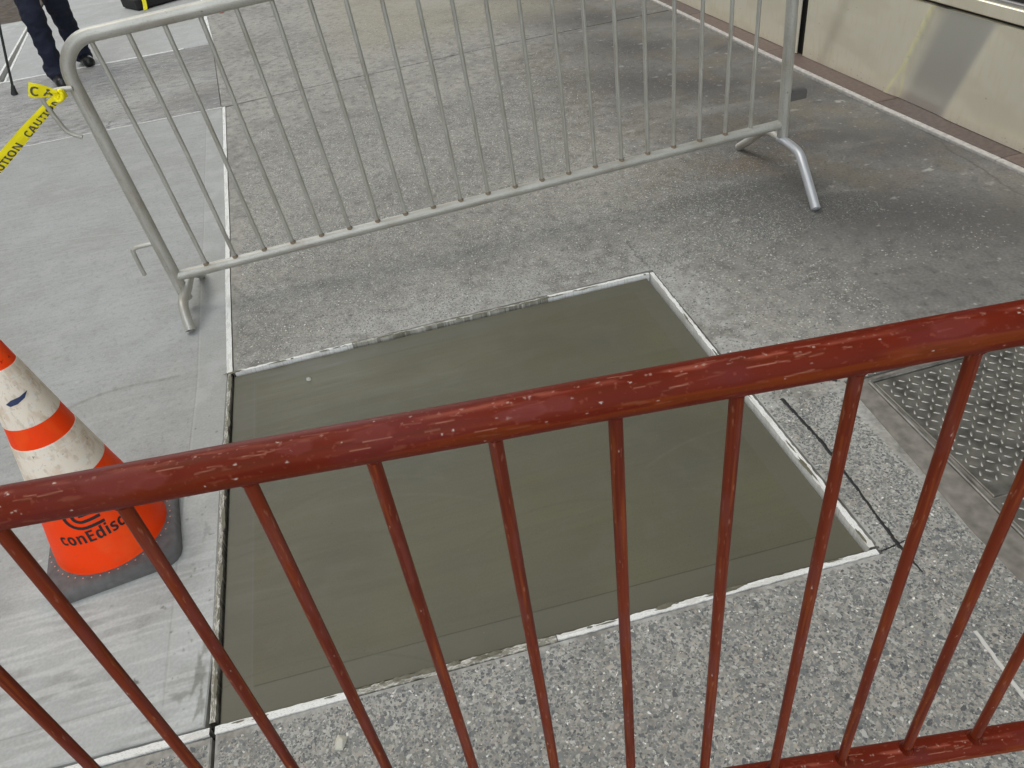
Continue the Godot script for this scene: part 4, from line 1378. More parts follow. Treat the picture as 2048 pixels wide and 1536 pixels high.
func sample(p: Vector3, q: Vector3, n: int, keep: float) -> Array:
	# points between p and q that stay away from the rounded corners
	var out := []
	var d := p.distance_to(q)
	for i in range(1, n):
		var f := float(i) / n
		if f * d > keep and (1.0 - f) * d > keep + 0.02:
			out.append(p.lerp(q, f))
	return out

func smooth(p: Array, n := 5) -> Array:
	var c := Curve3D.new()
	for i in p.size():
		var d: Vector3 = (p[mini(i + 1, p.size() - 1)] - p[maxi(i - 1, 0)]) / 6.0
		c.add_point(p[i], -d, d)
	var out := []
	for i in p.size() - 1:
		for k in n:
			out.append(c.sample(i, float(k) / n))
	out.append(p[-1])
	return out

func build_red_barrier():
	rng.seed = 93
	var ca := cos(deg_to_rad(9.1))
	var sa := sin(deg_to_rad(9.1))
	# local axes: x along the barrier, z towards the viewer
	var g := thing("crowd_barrier", "chipped red painted steel crowd barrier in the foreground", "barrier")
	g.transform = Transform3D(Basis(Vector3.UP, deg_to_rad(-9.1)), S(0.541 * sa, 0.541 * ca))
	var m := mat_tex(paint(Color(0.14, 0.017, 0.007), true), 0.42)
	m.metallic_specular = 0.2
	var m_bar := mat_tex(bar_paint(), 0.4)
	m_bar.metallic_specular = 0.3
	var top := func(x: float) -> Vector3: return Vector3(x, 1.081 + 0.033 * x, -0.005 * x)
	var bot := func(x: float) -> Vector3: return Vector3(x, 0.222, -0.005 * x)
	var x0 := -1.27
	var x1 := 1.62
	var pl: Vector3 = bot.call(x0) - Vector3(0, 0.1, 0)
	var pr: Vector3 = bot.call(x1) - Vector3(0, 0.1, 0)
	var tl: Vector3 = top.call(x0)
	var tr: Vector3 = top.call(x1)
	var path := [pl]
	path.append_array(sample(pl, tl, 8, 0.14))
	path.append_array(arc(pl, tl, tr, 0.14, 12))
	path.append_array(sample(tl, tr, 26, 0.16))
	path.append_array(arc(tl, tr, pr, 0.14, 12))
	path.append_array(sample(tr, pr, 8, 0.14))
	path.append(pr)
	# small dents keep the tube from being ruler-straight
	for i in path.size():
		path[i] += Vector3(0, rng.randf_range(-0.0006, 0.0006), rng.randf_range(-0.0006, 0.0006))
	var b := MB.new()
	add_tube(b, path, 0.0212, 32, 2, 2, 0.4, -0.3, Vector3.LEFT)
	obj("outer_tube", b.done(), m, g)
	b = MB.new()
	add_tube(b, [bot.call(x0), bot.call(-0.5), bot.call(0.3), bot.call(x1)], 0.0215, 24, 0, 0, 0.4, -0.1)
	obj("bottom_rail", b.done(), m, g)
	var xs := [-1.124, -1.003, -0.882, -0.76, -0.637, -0.513, -0.389, -0.2645, -0.143, -0.024, 0.093, 0.2105, 0.326, 0.4385, 0.545, 0.6575, 0.77, 0.885, 1.0, 1.115, 1.23, 1.345, 1.46]
	for i in xs.size():
		var x: float = xs[i]
		b = MB.new()
		var lo: Vector3 = bot.call(x)
		var hi: Vector3 = top.call(x) - Vector3(0, 0.012, 0)
		add_tube(b, [lo, lo.lerp(hi, 0.35) + Vector3(rng.randf_range(-0.001, 0.001), 0, 0), lo.lerp(hi, 0.7), hi], 0.0073, 16, 0, 0, 0.45, rng.randf() * 2.0, Vector3.BACK)
		obj("bar", b.done(), m_bar, g)
		b = MB.new()
		add_tube(b, [lo + Vector3(0, 0.019, 0), lo + Vector3(0, 0.0225, 0), lo + Vector3(0, 0.028, 0)], [0.0125, 0.011, 0.008], 12, 0, 0, 1.0, rng.randf())
		obj("weld", b.done(), m, g)
		b = MB.new()
		add_tube(b, [hi - Vector3(0, 0.005, 0), hi - Vector3(0, 0.0085, 0), hi - Vector3(0, 0.0125, 0)], [0.0125, 0.0105, 0.008], 12, 0, 0, 1.0, rng.randf())
		obj("weld", b.done(), m, g)
	for x in [x0, x1]:
		b = MB.new()
		add_tube(b, smooth([Vector3(x, 0.018, 0.36), Vector3(x, 0.08, 0.26), Vector3(x, 0.11, 0.12), Vector3(x, 0.115, 0.0), Vector3(x, 0.11, -0.12), Vector3(x, 0.08, -0.26), Vector3(x, 0.018, -0.36)]), 0.0185, 14, 2, 2, 0.4)
		obj("foot", b.done(), m, g)

# ---------------------------------------------------------------- cone
const CONE_TURN := 0.131
func cone_r(h: float) -> float:
	if h < 0.07:
		return 0.1452 + 0.004 * pow((0.07 - h) / 0.026, 1.6)
	return 0.1365 - 0.185 * (h - 0.117) - 0.004 * sin(clampf((h - 0.07) / 0.64, 0.0, 1.0) * PI)

func build_cone():
	rng.seed = 101
	var c := thing("traffic_cone", "orange traffic cone with two dirty white bands, black lettering and black rubber base", "traffic cone", S(-0.9065, 1.672))
	var t := Tex.new(1024, 512, Color(1.0, 0.062, 0.004))
	t.mix(noise(1024, 512, 0.006, 111, 4), 0.5, 0.8, Color(1.0, 0.1, 0.015), 0.6)
	t.mix(noise(1024, 512, 0.05, 112, 4, Vector2(3, 1)), 0.66, 0.85, Color(0.75, 0.1, 0.03), 0.4)
	for i in 30:
		t.spot(rng.randf() * 1024, 512 * rng.randf_range(0.72, 1.0), rng.randf_range(2, 16), rng.randf_range(1.5, 5), Color(0.03, 0.012, 0.01), rng.randf_range(0.2, 0.85), 0.5, 0.7, i)
	var orange := mat_tex(t.done(), 0.5)
	orange.metallic_specular = 0.3
	var tw := Tex.new(1024, 256, Color(0.88, 0.79, 0.67))
	tw.mix(noise(1024, 256, 0.008, 113, 4), 0.45, 0.75, Color(0.74, 0.6, 0.46), 0.75)
	tw.mix(noise(1024, 256, 0.02, 114, 5), 0.6, 0.8, Color(0.5, 0.42, 0.31), 0.35)
	tw.mix(noise(1024, 256, 0.06, 115, 4), 0.78, 0.9, Color(0.3, 0.24, 0.17), 0.5)
	tw.mix(noise(1024, 256, 0.05, 116, 3, Vector2(6, 1)), 0.66, 0.84, Color(0.86, 0.84, 0.8), 0.6)
	for i in 26:
		tw.line([Vector2(rng.randf() * 1024, rng.randf() * 256)].map(func(q): return [q, q + Vector2(rng.randf_range(-30, 30), rng.randf_range(-40, 40))])[0], rng.randf_range(0.8, 2.0), Color(0.25, 0.2, 0.14), rng.randf_range(0.15, 0.5))
	for i in 22:
		tw.spot(rng.randf() * 1024, rng.randf() * 256, rng.randf_range(1, 7), rng.randf_range(1, 6), Color(0.1, 0.08, 0.06), rng.randf_range(0.3, 0.8), 0.6, 0.6, i)
	var white := mat_tex(tw.done(), 0.55)
	var rub := mat(Color(0.155, 0.15, 0.15), 0.8)
	rub.albedo_texture = grain_tex(0.03, 117, 0.55, 1.0, 256)
	rub.uv1_triplanar = true
	rub.uv1_scale = Vector3(4, 4, 4)
	# body: foot flare, shell, rounded hollow tip
	var b := MB.new()
	var prof := []
	for h in [0.044, 0.046, 0.049, 0.053, 0.06, 0.07, 0.1, 0.15, 0.2, 0.25, 0.3, 0.36, 0.43, 0.48, 0.56, 0.632, 0.66, 0.69]:
		prof.append(Vector2(cone_r(h), h))
	prof.append_array([Vector2(0.0282, 0.7), Vector2(0.0262, 0.708), Vector2(0.022, 0.711), Vector2(0.018, 0.709), Vector2(0.019, 0.69), Vector2(0.05, 0.5)])
	lathe(b, prof, 96, 0.711)
	obj("shell", b.done(), orange, c)
	for w in [[0.313, 0.425], [0.482, 0.632]]:
		b = MB.new()
		var pr := [Vector2(cone_r(w[0]), w[0])]
		for i in 7:
			var h: float = lerpf(w[0] + 0.0005, w[1] - 0.0005, i / 6.0)
			pr.append(Vector2(cone_r(h) + 0.0013, h))
		pr.append(Vector2(cone_r(w[1]), w[1]))
		lathe(b, pr, 96, 0.2)
		obj("reflective_band", b.done(), white, c)
	# square base with cut corners, raised rim, dimples
	b = MB.new()
	var half := 0.171
	var out := []
	for q in [[1, 1], [-1, 1], [-1, -1], [1, -1]]:
		for k in 5:
			var th: float = atan2(q[1], q[0]) - PI / 4 + PI / 2 * k / 4.0
			out.append(Vector2(q[0] * (half - 0.05) + 0.05 * cos(th), q[1] * (half - 0.05) + 0.05 * sin(th)))
	var rings := [[1.0, 0.0], [1.0, 0.024], [0.985, 0.036], [0.955, 0.042], [0.9, 0.044], [0.3, 0.046]]
	var first := b.v.size()
	var turn := Basis(Vector3.UP, CONE_TURN)
	for r in rings:
		for q in out:
			var nn: Vector3 = Vector3(q.x, 0, q.y).normalized() * [1.0, 0.9, 0.6, 0.2, 0.05, 0.0][rings.find(r)] + Vector3.UP * [0.0, 0.3, 0.8, 1.0, 1.0, 1.0][rings.find(r)]
			b.vert(turn * Vector3(q.x * r[0], r[1], q.y * r[0]), (turn * nn).normalized())
	for i in rings.size() - 1:
		for k in out.size():
			var k2 := (k + 1) % out.size()
			b.quad(first + i * out.size() + k, first + i * out.size() + k2, first + (i + 1) * out.size() + k2, first + (i + 1) * out.size() + k)
	obj("base", b.done(), rub, c)
	var pink := mat(Color(0.62, 0.3, 0.25), 0.7)
	b = MB.new()
	for i in 44:
		var th := TAU * i / 44.0 + 0.03
		var r := 0.159 + rng.randf_range(-0.002, 0.002)
		var p := Vector3(cos(th) * r, 0.0445, sin(th) * r)
		var q := turn.inverse() * p
		if maxf(absf(q.x), absf(q.z)) > 0.16:
			continue
		add_box(b, at(p, th), Vector3(0.0035, 0.0016, 0.0035), 0.0008)
	obj("moulding_nibs", b.done(), pink, c)
	# lettering and emblem printed on the shell, bent round it
	var ink := mat(Color(0.012, 0.01, 0.012), 0.6)
	var face := deg_to_rad(39.0)   # direction the print faces, from +z towards -x... see on_cone()
	var tm := TextMesh.new()
	tm.text = "conEdison"
	var f := SystemFont.new()
	f.font_names = PackedStringArray(["Droid Sans"])
	f.font_weight = 700
	tm.font = f
	tm.font_size = 64
	tm.pixel_size = 0.001
	tm.depth = 0.0
	tm.curve_step = 2.0
	var ar := tm.surface_get_arrays(0)
	var tv: PackedVector3Array = ar[Mesh.ARRAY_VERTEX]
	var ti: PackedInt32Array = ar[Mesh.ARRAY_INDEX]
	var lo := 1e9
	var hi := -1e9
	for p in tv:
		lo = minf(lo, p.x)
		hi = maxf(hi, p.x)
	var wide := 0.193
	var sc := wide / (hi - lo)
	b = MB.new()
	for i in range(0, ti.size(), 3):
		var id := []
		for k in 3:
			var p := tv[ti[i + k]]
			var w := on_cone((p.x - (lo + hi) / 2) * sc, 0.158 + p.y * sc * 1.14)
			id.append(b.vert(w[0], w[1]))
		b.tri(id[0], id[1], id[2])
	obj("lettering", b.done(), ink, c)
	# emblem: three nested hairpins open to the right
	b = MB.new()
	for q in [[0.0, 0.0085], [0.0185, 0.0085], [0.037, 0.0085]]:
		var r: float = q[0]
		var th: float = q[1]
		var line := []
		var open := 0.036
		var start := Vector2(open + r * 0.18, r)
		if r == 0.0:
			for i in 9:
				line.append(Vector2(lerpf(-0.006, open, i / 8.0), 0))
		else:
			for i in 5:
				line.append(Vector2(lerpf(start.x, 0.0, i / 5.0), r))
			for i in 13:
				var a := PI / 2 + PI * i / 12.0
				line.append(Vector2(r * 1.05 * cos(a), r * sin(a)))
			for i in range(1, 6):
				line.append(Vector2(lerpf(0.0, start.x, i / 5.0), -r))
		var prev := -1
		for i in line.size():
			var d: Vector2 = (line[mini(i + 1, line.size() - 1)] - line[maxi(i - 1, 0)]).normalized()
			var o := Vector2(-d.y, d.x) * th / 2
			var w0 := on_cone(line[i].x + o.x - 0.014, 0.221 + line[i].y + o.y)
			var w1 := on_cone(line[i].x - o.x - 0.014, 0.221 + line[i].y - o.y)
			var k := b.vert(w0[0], w0[1])
			b.vert(w1[0], w1[1])
			if prev >= 0:
				b.quad(prev, prev + 1, k + 1, k)
			prev = k
	obj("emblem", b.done(), ink, c)
	# a blue scrap of tape stuck on the upper band
	b = MB.new()
	var pts := [Vector2(-0.028, 0.0), Vector2(-0.015, 0.007), Vector2(0.004, 0.0085), Vector2(0.024, 0.013), Vector2(0.012, 0.001), Vector2(-0.006, -0.006), Vector2(-0.022, -0.0075)]
	var cc := on_cone(BLUE.x, BLUE.y, 0.003)
	var c0 := b.vert(cc[0], cc[1])
	var ids := []
	for p in pts:
		var w := on_cone(p.x + BLUE.x, p.y + BLUE.y, 0.003)
		ids.append(b.vert(w[0], w[1]))
	var mids := []
	for p in pts:
		var w := on_cone(p.x * 0.5 + BLUE.x, p.y * 0.5 + BLUE.y, 0.003)
		mids.append(b.vert(w[0], w[1]))
	for i in ids.size():
		var i2 := (i + 1) % ids.size()
		b.tri(c0, mids[i], mids[i2])
		b.quad(mids[i], ids[i], ids[i2], mids[i2])
	obj("tape_scrap", b.done(), mat(Color(0.02, 0.04, 0.12), 0.5), c)

const BLUE := Vector2(0.006, 0.553)
const PRINT_FACING := 0.27
# a point of the cone's shell: s metres round it from where the print faces (to the right as one reads it), h up
func on_cone(s: float, h: float, out := 0.0011) -> Array:
	var r := cone_r(maxf(h, 0.07))
	var th := PRINT_FACING + s / r
	var d := Vector3(-sin(-th), 0, cos(th))
	return [d * (r + out) + Vector3(0, h, 0), (d + Vector3(0, 0.2, 0)).normalized()]

func lathe(b: MB, prof: Array, sides: int, full: float):
	var first := b.v.size()
	for i in prof.size():
		var d: Vector2 = prof[mini(i + 1, prof.size() - 1)] - prof[maxi(i - 1, 0)]
		var n := Vector2(d.y, -d.x).normalized()
		for k in sides + 1:
			var th := TAU * k / sides
			b.vert(Vector3(cos(th) * prof[i].x, prof[i].y, sin(th) * prof[i].x), Vector3(cos(th) * n.x, n.y, sin(th) * n.x), Vector2(float(k) / sides, prof[i].y / full))
	for i in prof.size() - 1:
		for k in sides:
			var q := first + i * (sides + 1) + k
			b.quad(q, q + 1, q + sides + 2, q + sides + 1)

# ---------------------------------------------------------------- caution tape
func build_tape():
	rng.seed = 121
	var knot := S(-0.888, 2.882, 0.892)
	var t := thing("caution_tape", "yellow caution tape with black lettering tied to the grey barrier's hook", "caution tape", Vector3(knot.x, 0, knot.z))
	var o := Vector3(knot.x, 0, knot.z)
	var yellow := mat(Color(1.0, 0.87, 0.002), 0.5)
	yellow.cull_mode = BaseMaterial3D.CULL_DISABLED
	var ink := mat(Color(0.035, 0.028, 0.008), 0.5)
	# the long run: from the knot down to the left until it lies on the pavement
	var path := [knot + Vector3(0, 0, 0.01), S(-0.95, 2.888, 0.852), S(-1.05, 2.9, 0.79), S(-1.18, 2.905, 0.706), S(-1.4, 2.9, 0.58), S(-1.75, 2.88, 0.4), S(-2.15, 2.86, 0.2), S(-2.42, 2.84, 0.05), S(-2.6, 2.82, 0.006), S(-2.9, 2.75, 0.004), S(-3.2, 2.78, 0.004)]
	var across := []
	for i in path.size():
		# width direction: it leans back towards the viewer's upper left, narrow at the knot
		var w := Vector3(-0.42, 0.62, 0.30).normalized() if i < 6 else Vector3(0.1, 0.3, 0.95).normalized()
		if i > 7:
			w = Vector3(0.1, 0.0, 1.0).normalized()
		across.append(w * [0.009, 0.017, 0.021, 0.023, 0.024, 0.025, 0.027, 0.03, 0.036, 0.036, 0.036][i])
	ribbon(t, o, path, across, yellow, ink, "CAUTION   CAUTION   CAUTION", 0.205, -0.34, 0.95, true, 0.03)
	# the loose tail
	path = [knot + Vector3(-0.006, 0.004, 0.012), S(-0.912, 2.868, 0.905), S(-0.935, 2.862, 0.914), S(-0.95, 2.86, 0.918), S(-0.968, 2.865, 0.926)]
	across = []
	for i in path.size():
		across.append(Vector3(0.45, 0.85, 0.25).normalized() * [0.008, 0.017, 0.025, 0.028, 0.026][i])
	ribbon(t, o, path, across, yellow, ink, "C A", 0.062, 0.0, 1.05, true, 0.012)
	# the knot
	var b := MB.new()
	for k in 4:
		var p := []
		for i in 13:
			var th := TAU * i / 12.0 + k
			p.append(knot - o + Vector3(cos(th) * (0.004 + 0.003 * k), sin(th) * 0.013, sin(th + k) * 0.012) + Vector3(-0.006 * k + 0.01, -0.002 * k, 0.006))
		add_tube(b, p, 0.0062, 8, 1, 1)
	obj("knot", b.done(), yellow, t)

# a crinkled band; text runs from the far end back towards the start (so that it reads left to right), scaled into part of the width
func ribbon(parent: Node, o: Vector3, path: Array, across: Array, m: Material, ink: Material, text: String, length: float, off: float, high: float, flip: bool, begin: float):
	var c := Curve3D.new()
	for i in path.size():
		var d: Vector3 = (path[mini(i + 1, path.size() - 1)] - path[maxi(i - 1, 0)]) / 6.0
		c.add_point(path[i] - o, -d, d)
	var n := 110
	var total := c.get_baked_length()
	var nz := FastNoiseLite.new()
	nz.seed = rng.randi()
	nz.frequency = 9.0
	# point on the band at s metres, v from -1 to 1 across
	var lens := [0.0]
	for i in path.size() - 1:
		lens.append(lens[i] + (path[i] as Vector3).distance_to(path[i + 1]))
	var f := func(s: float, v: float, lift: float) -> Vector3:
		var k := 0
		while k < path.size() - 2 and lens[k + 1] < s:
			k += 1
		var fr := clampf((s - lens[k]) / (lens[k + 1] - lens[k]), 0, 1)
		var a: Vector3 = (across[k] as Vector3).lerp(across[k + 1], fr)
		var p := c.sample_baked(clampf(s, 0, total), true)
		var d := (c.sample_baked(clampf(s + 0.01, 0, total), true) - c.sample_baked(clampf(s - 0.01, 0, total), true)).normalized()
		var nn := d.cross(a).normalized()
		if nn.z < 0 and nn.y < 0.6 or nn.y < -0.3:
			nn = -nn
		return p + a * v + nn * (0.0035 * nz.get_noise_2d(s * 2.0, v * 0.06) + 0.003 * (1.0 - v * v) + lift)
	var b := MB.new()
	for i in n + 1:
		for j in 9:
			var s := total * i / n
			var v := -1.0 + j * 0.25
			var p: Vector3 = f.call(s, v, 0.0)
			var e1: Vector3 = f.call(s + 0.004, v, 0.0) - f.call(s - 0.004, v, 0.0)
			var e2: Vector3 = f.call(s, v + 0.05, 0.0) - f.call(s, v - 0.05, 0.0)
			var nn := e1.cross(e2).normalized()
			if nn.z + nn.y < 0:
				nn = -nn
			b.vert(p, nn)
	for i in n:
		for j in 8:
			var q := i * 9 + j
			b.quad(q, q + 1, q + 10, q + 9)
	obj("band", b.done(), m, parent)
	var tm := TextMesh.new()
	tm.text = text
	var fo := SystemFont.new()
	fo.font_names = PackedStringArray(["Droid Sans"])
	fo.font_weight = 700
	tm.font = fo
	tm.font_size = 64
	tm.pixel_size = 0.001
	tm.depth = 0.0
	tm.curve_step = 3.0
	var ar := tm.surface_get_arrays(0)
	var tv: PackedVector3Array = ar[Mesh.ARRAY_VERTEX]
	var ti: PackedInt32Array = ar[Mesh.ARRAY_INDEX]
	var lo := Vector3(1e9, 1e9, 0)
	var hi := Vector3(-1e9, -1e9, 0)
	for p in tv:
		lo = lo.min(p)
		hi = hi.max(p)
	var words := text.split("   ").size()
	b = MB.new()
	var wide := length * words
	for i in range(0, ti.size(), 3):
		var id := []
		for k in 3:
			var p := tv[ti[i + k]]
			var x := (p.x - lo.x) / (hi.x - lo.x)
			var y := ((p.y - lo.y) / (hi.y - lo.y) - 0.5) * 2.0
			var s := begin + (1.0 - x) * wide
			var v := off + y * 0.62 * high
			id.append(b.vert(f.call(s, v, 0.0012), Vector3(0, 0.5, 1).normalized()))
		b.tri(id[0], id[1], id[2])
	obj("lettering", b.done(), ink, parent)

# ---------------------------------------------------------------- person
class Field:
	var lo: Vector3
	var cell: float
	var nx: int
	var ny: int
	var nz: int
	var d := PackedFloat32Array()
	func _init(a: Vector3, b: Vector3, c: float):
		lo = a
		cell = c
		nx = int((b.x - a.x) / c) + 2
		ny = int((b.y - a.y) / c) + 2
		nz = int((b.z - a.z) / c) + 2
		d.resize(nx * ny * nz)
		d.fill(1.0)
	# a tapered capsule; sq flattens it along z
	func bone(p: Vector3, q: Vector3, r0: float, r1: float, k := 0.03, sq := 1.0, wob: FastNoiseLite = null, amp := 0.0):
		var m := maxf(r0, r1) + k + cell * 2.0
		var a := ((p.min(q) - Vector3(m, m, m) - lo) / cell).floor()
		var b := ((p.max(q) + Vector3(m, m, m) - lo) / cell).ceil()
		var pq := q - p
		var l2 := maxf(pq.length_squared(), 1e-9)
		for i in range(maxi(0, int(a.x)), mini(nx, int(b.x) + 1)):
			for j in range(maxi(0, int(a.y)), mini(ny, int(b.y) + 1)):
				for h in range(maxi(0, int(a.z)), mini(nz, int(b.z) + 1)):
					var x := lo + Vector3(i, j, h) * cell
					var t := clampf((x - p).dot(pq) / l2, 0.0, 1.0)
					var e := x - (p + pq * t)
					e.z *= sq
					var g := e.length() - lerpf(r0, r1, t)
					if wob:
						g += amp * wob.get_noise_3d(x.x, x.y * 1.6, x.z)
					var id := (i * ny + j) * nz + h
					var o := d[id]
					var w := clampf(0.5 + 0.5 * (o - g) / k, 0.0, 1.0)
					d[id] = lerpf(o, g, w) - k * w * (1.0 - w)
	func floor_at(y: float):
		for i in nx:
			for j in ny:
				var e := y - (lo.y + j * cell)
				if e > -cell * 2:
					for h in nz:
						var id := (i * ny + j) * nz + h
						d[id] = maxf(d[id], e)
	func mesh_into(b: MB, tint: Callable):
		var id := {}
		var sy := nz
		var sx := ny * nz
		for i in nx - 1:
			for j in ny - 1:
				for h in nz - 1:
					var g := (i * ny + j) * nz + h
					var s0 := d[g] < 0.0
					if (d[g + 1] < 0.0) == s0 and (d[g + sy] < 0.0) == s0 and (d[g + sy + 1] < 0.0) == s0 and (d[g + sx] < 0.0) == s0 and (d[g + sx + 1] < 0.0) == s0 and (d[g + sx + sy] < 0.0) == s0 and (d[g + sx + sy + 1] < 0.0) == s0:
						continue
					var sum := Vector3.ZERO
					var n := 0
					for e in 12:
						var ax := e / 4
						var o1 := e % 2
						var o2 := (e / 2) % 2
						var ca := Vector3i.ZERO
						ca[(ax + 1) % 3] = o1
						ca[(ax + 2) % 3] = o2
						var cb := ca
						cb[ax] = 1
						var da := d[g + ca.x * sx + ca.y * sy + ca.z]
						var db := d[g + cb.x * sx + cb.y * sy + cb.z]
						if (da < 0.0) != (db < 0.0):
							sum += Vector3(ca).lerp(Vector3(cb), da / (da - db))
							n += 1
					var p := lo + (Vector3(i, j, h) + sum / n) * cell
					var gr := Vector3(d[g + sx] - d[g] + d[g + sx + sy + 1] - d[g + sy + 1], d[g + sy] - d[g] + d[g + sx + sy + 1] - d[g + sx + 1], d[g + 1] - d[g] + d[g + sx + sy + 1] - d[g + sx + sy])
					b.col = tint.call(p)
					id[g] = b.vert(p, gr.normalized())
		for g in id:
			var i: int = g / sx
			var j: int = (g / sy) % ny
			var h: int = g % nz
			if i < 1 or j < 1 or h < 1:
				continue
			var s0 := d[g] < 0.0
			if (d[g + sx] < 0.0) != s0:
				link(b, id, g, g - sy, g - sy - 1, g - 1)
			if (d[g + sy] < 0.0) != s0:
				link(b, id, g, g - sx, g - sx - 1, g - 1)
			if (d[g + 1] < 0.0) != s0:
				link(b, id, g, g - sx, g - sx - sy, g - sy)
	func link(b: MB, id: Dictionary, p: int, q: int, r: int, s: int):
		if id.has(q) and id.has(r) and id.has(s):
			b.quad(id[p], id[q], id[r], id[s])

func build_person():
	var at0 := S(-2.1, 7.35)
	var who := thing("person", "person in dark navy trousers and black shoes stepping forward with a cane", "person", at0)
	var L := func(a: float, b: float, y: float) -> Vector3: return S(a, b, y) - at0
	var wob := FastNoiseLite.new()
	wob.seed = 3
	wob.frequency = 9.0
	wob.fractal_octaves = 3
	var f := Field.new(Vector3(-0.42, -0.02, -0.46), Vector3(0.42, 1.78, 0.50), 0.014)
	# front (right) leg, rear (left) leg
	var hip_r: Vector3 = L.call(-2.17, 7.33, 0.88)
	var hip_l: Vector3 = L.call(-2.01, 7.37, 0.88)
	var knee_r: Vector3 = L.call(-2.118, 7.10, 0.50)
	var knee_l: Vector3 = L.call(-2.03, 7.50, 0.50)
	var ank_r: Vector3 = L.call(-2.14, 7.10, 0.10)
	var ank_l: Vector3 = L.call(-2.06, 7.66, 0.11)
	f.bone(hip_r, knee_r, 0.098, 0.080, 0.03, 1.0, wob, 0.012)
	f.bone(knee_r, ank_r, 0.080, 0.066, 0.03, 1.0, wob, 0.018)
	f.bone(hip_l, knee_l, 0.098, 0.082, 0.03, 1.0, wob, 0.012)
	f.bone(knee_l, ank_l, 0.084, 0.074, 0.03, 1.0, wob, 0.018)
	# bunched cuffs
	f.bone(L.call(-2.15, 7.12, 0.125), L.call(-2.125, 7.08, 0.07), 0.076, 0.074, 0.02, 1.0, wob, 0.022)
	f.bone(L.call(-2.06, 7.67, 0.13), L.call(-2.045, 7.63, 0.08), 0.082, 0.078, 0.02, 1.0, wob, 0.022)
	f.floor_at(0.03)
	# trunk in a jacket
	f.bone(L.call(-2.15, 7.345, 0.93), L.call(-2.03, 7.355, 0.93), 0.13, 0.13, 0.05, 1.1, wob, 0.008)
	f.bone(L.call(-2.09, 7.35, 0.96), L.call(-2.09, 7.34, 1.22), 0.155, 0.175, 0.06, 1.25, wob, 0.01)
	f.bone(L.call(-2.20, 7.34, 1.36), L.call(-1.98, 7.35, 1.36), 0.095, 0.095, 0.06, 1.0, wob, 0.008)
	f.bone(L.call(-2.09, 7.34, 1.40), L.call(-2.09, 7.31, 1.53), 0.062, 0.056, 0.03)
	# head, jaw, nose, ears
	f.bone(L.call(-2.09, 7.32, 1.64), L.call(-2.09, 7.305, 1.66), 0.088, 0.088, 0.02, 0.92)
	f.bone(L.call(-2.09, 7.28, 1.565), L.call(-2.09, 7.25, 1.555), 0.05, 0.042, 0.03)
	f.bone(L.call(-2.09, 7.222, 1.635), L.call(-2.09, 7.203, 1.605), 0.012, 0.017, 0.015)
	for s in [-1.0, 1.0]:
		f.bone(L.call(-2.09 + 0.088 * s, 7.32, 1.65), L.call(-2.09 + 0.088 * s, 7.315, 1.61), 0.02, 0.014, 0.01)
	# right arm to the cane, left arm hanging
	f.bone(L.call(-2.285, 7.34, 1.36), L.call(-2.36, 7.30, 1.09), 0.066, 0.052, 0.03, 1.0, wob, 0.01)
	f.bone(L.call(-2.36, 7.30, 1.09), L.call(-2.275, 7.08, 0.93), 0.052, 0.04, 0.03, 1.0, wob, 0.01)
	f.bone(L.call(-1.895, 7.35, 1.36), L.call(-1.845, 7.39, 1.08), 0.066, 0.052, 0.03, 1.0, wob, 0.01)
	f.bone(L.call(-1.845, 7.39, 1.08), L.call(-1.84, 7.30, 0.84), 0.052, 0.04, 0.03, 1.0, wob, 0.01)
	var navy := Color(0.0105, 0.0125, 0.032)
	var coat := Color(0.016, 0.017, 0.022)
	var skin := Color(0.3, 0.19, 0.135)
	var b := MB.new()
	b.colored = true
	f.mesh_into(b, func(p: Vector3) -> Color: return skin if p.y > 1.475 else (navy if p.y < 0.9 and absf(p.x) < 0.24 else coat))
	# hands: palm, four fingers, thumb
	var hands := [[L.call(-2.265, 7.06, 0.915), L.call(-2.25, 7.045, 0.85), -1.0, true], [L.call(-1.84, 7.285, 0.82), L.call(-1.84, 7.265, 0.74), 1.0, false]]
	for hd in hands:
		var wr: Vector3 = hd[0]
		var pm: Vector3 = hd[1]
		var h := Field.new(wr.min(pm) - Vector3(0.09, 0.12, 0.09), wr.max(pm) + Vector3(0.09, 0.05, 0.1), 0.005)
		h.bone(wr, pm, 0.027, 0.033, 0.012, 1.1)
		var dn: Vector3 = (pm - wr).normalized()
		for k in 4:
			var side := Vector3(0, 0, (k - 1.5) * 0.019)
			var p0 := pm + side + dn * 0.012
			var curl: Vector3 = Vector3(hd[2] * -0.022, -0.014, 0.004) if hd[3] else Vector3(hd[2] * -0.006, -0.03, 0.004)
			var len: float = [0.95, 1.1, 1.0, 0.8][k]
			var p1 := p0 + dn * 0.026 * len
			var p2 := p1 + curl * len
			var p3: Vector3 = p2 + (Vector3(hd[2] * -0.012, 0.016, 0) if hd[3] else Vector3(hd[2] * -0.012, -0.018, 0)) * len
			h.bone(p0, p1, 0.0098, 0.009, 0.006)
			h.bone(p1, p2, 0.009, 0.0085, 0.004)
			h.bone(p2, p3, 0.0085, 0.0075, 0.004)
		h.bone(wr + dn * 0.025 + Vector3(0, 0, 0.022), wr + dn * 0.05 + Vector3(hd[2] * -0.018, 0, 0.042), 0.013, 0.011, 0.008)
		h.bone(wr + dn * 0.05 + Vector3(hd[2] * -0.018, 0, 0.042), wr + dn * 0.078 + Vector3(hd[2] * -0.026, 0, 0.046), 0.011, 0.009, 0.005)
		h.mesh_into(b, func(_p: Vector3) -> Color: return skin)
	var bm := mat(Color.WHITE, 0.85)
	bm.vertex_color_use_as_albedo = true
	bm.albedo_texture = grain_tex(0.05, 131, 0.75, 1.0, 256)
	bm.uv1_triplanar = true
	bm.uv1_scale = Vector3(5, 5, 5)
	obj("body", b.done(), bm, who)
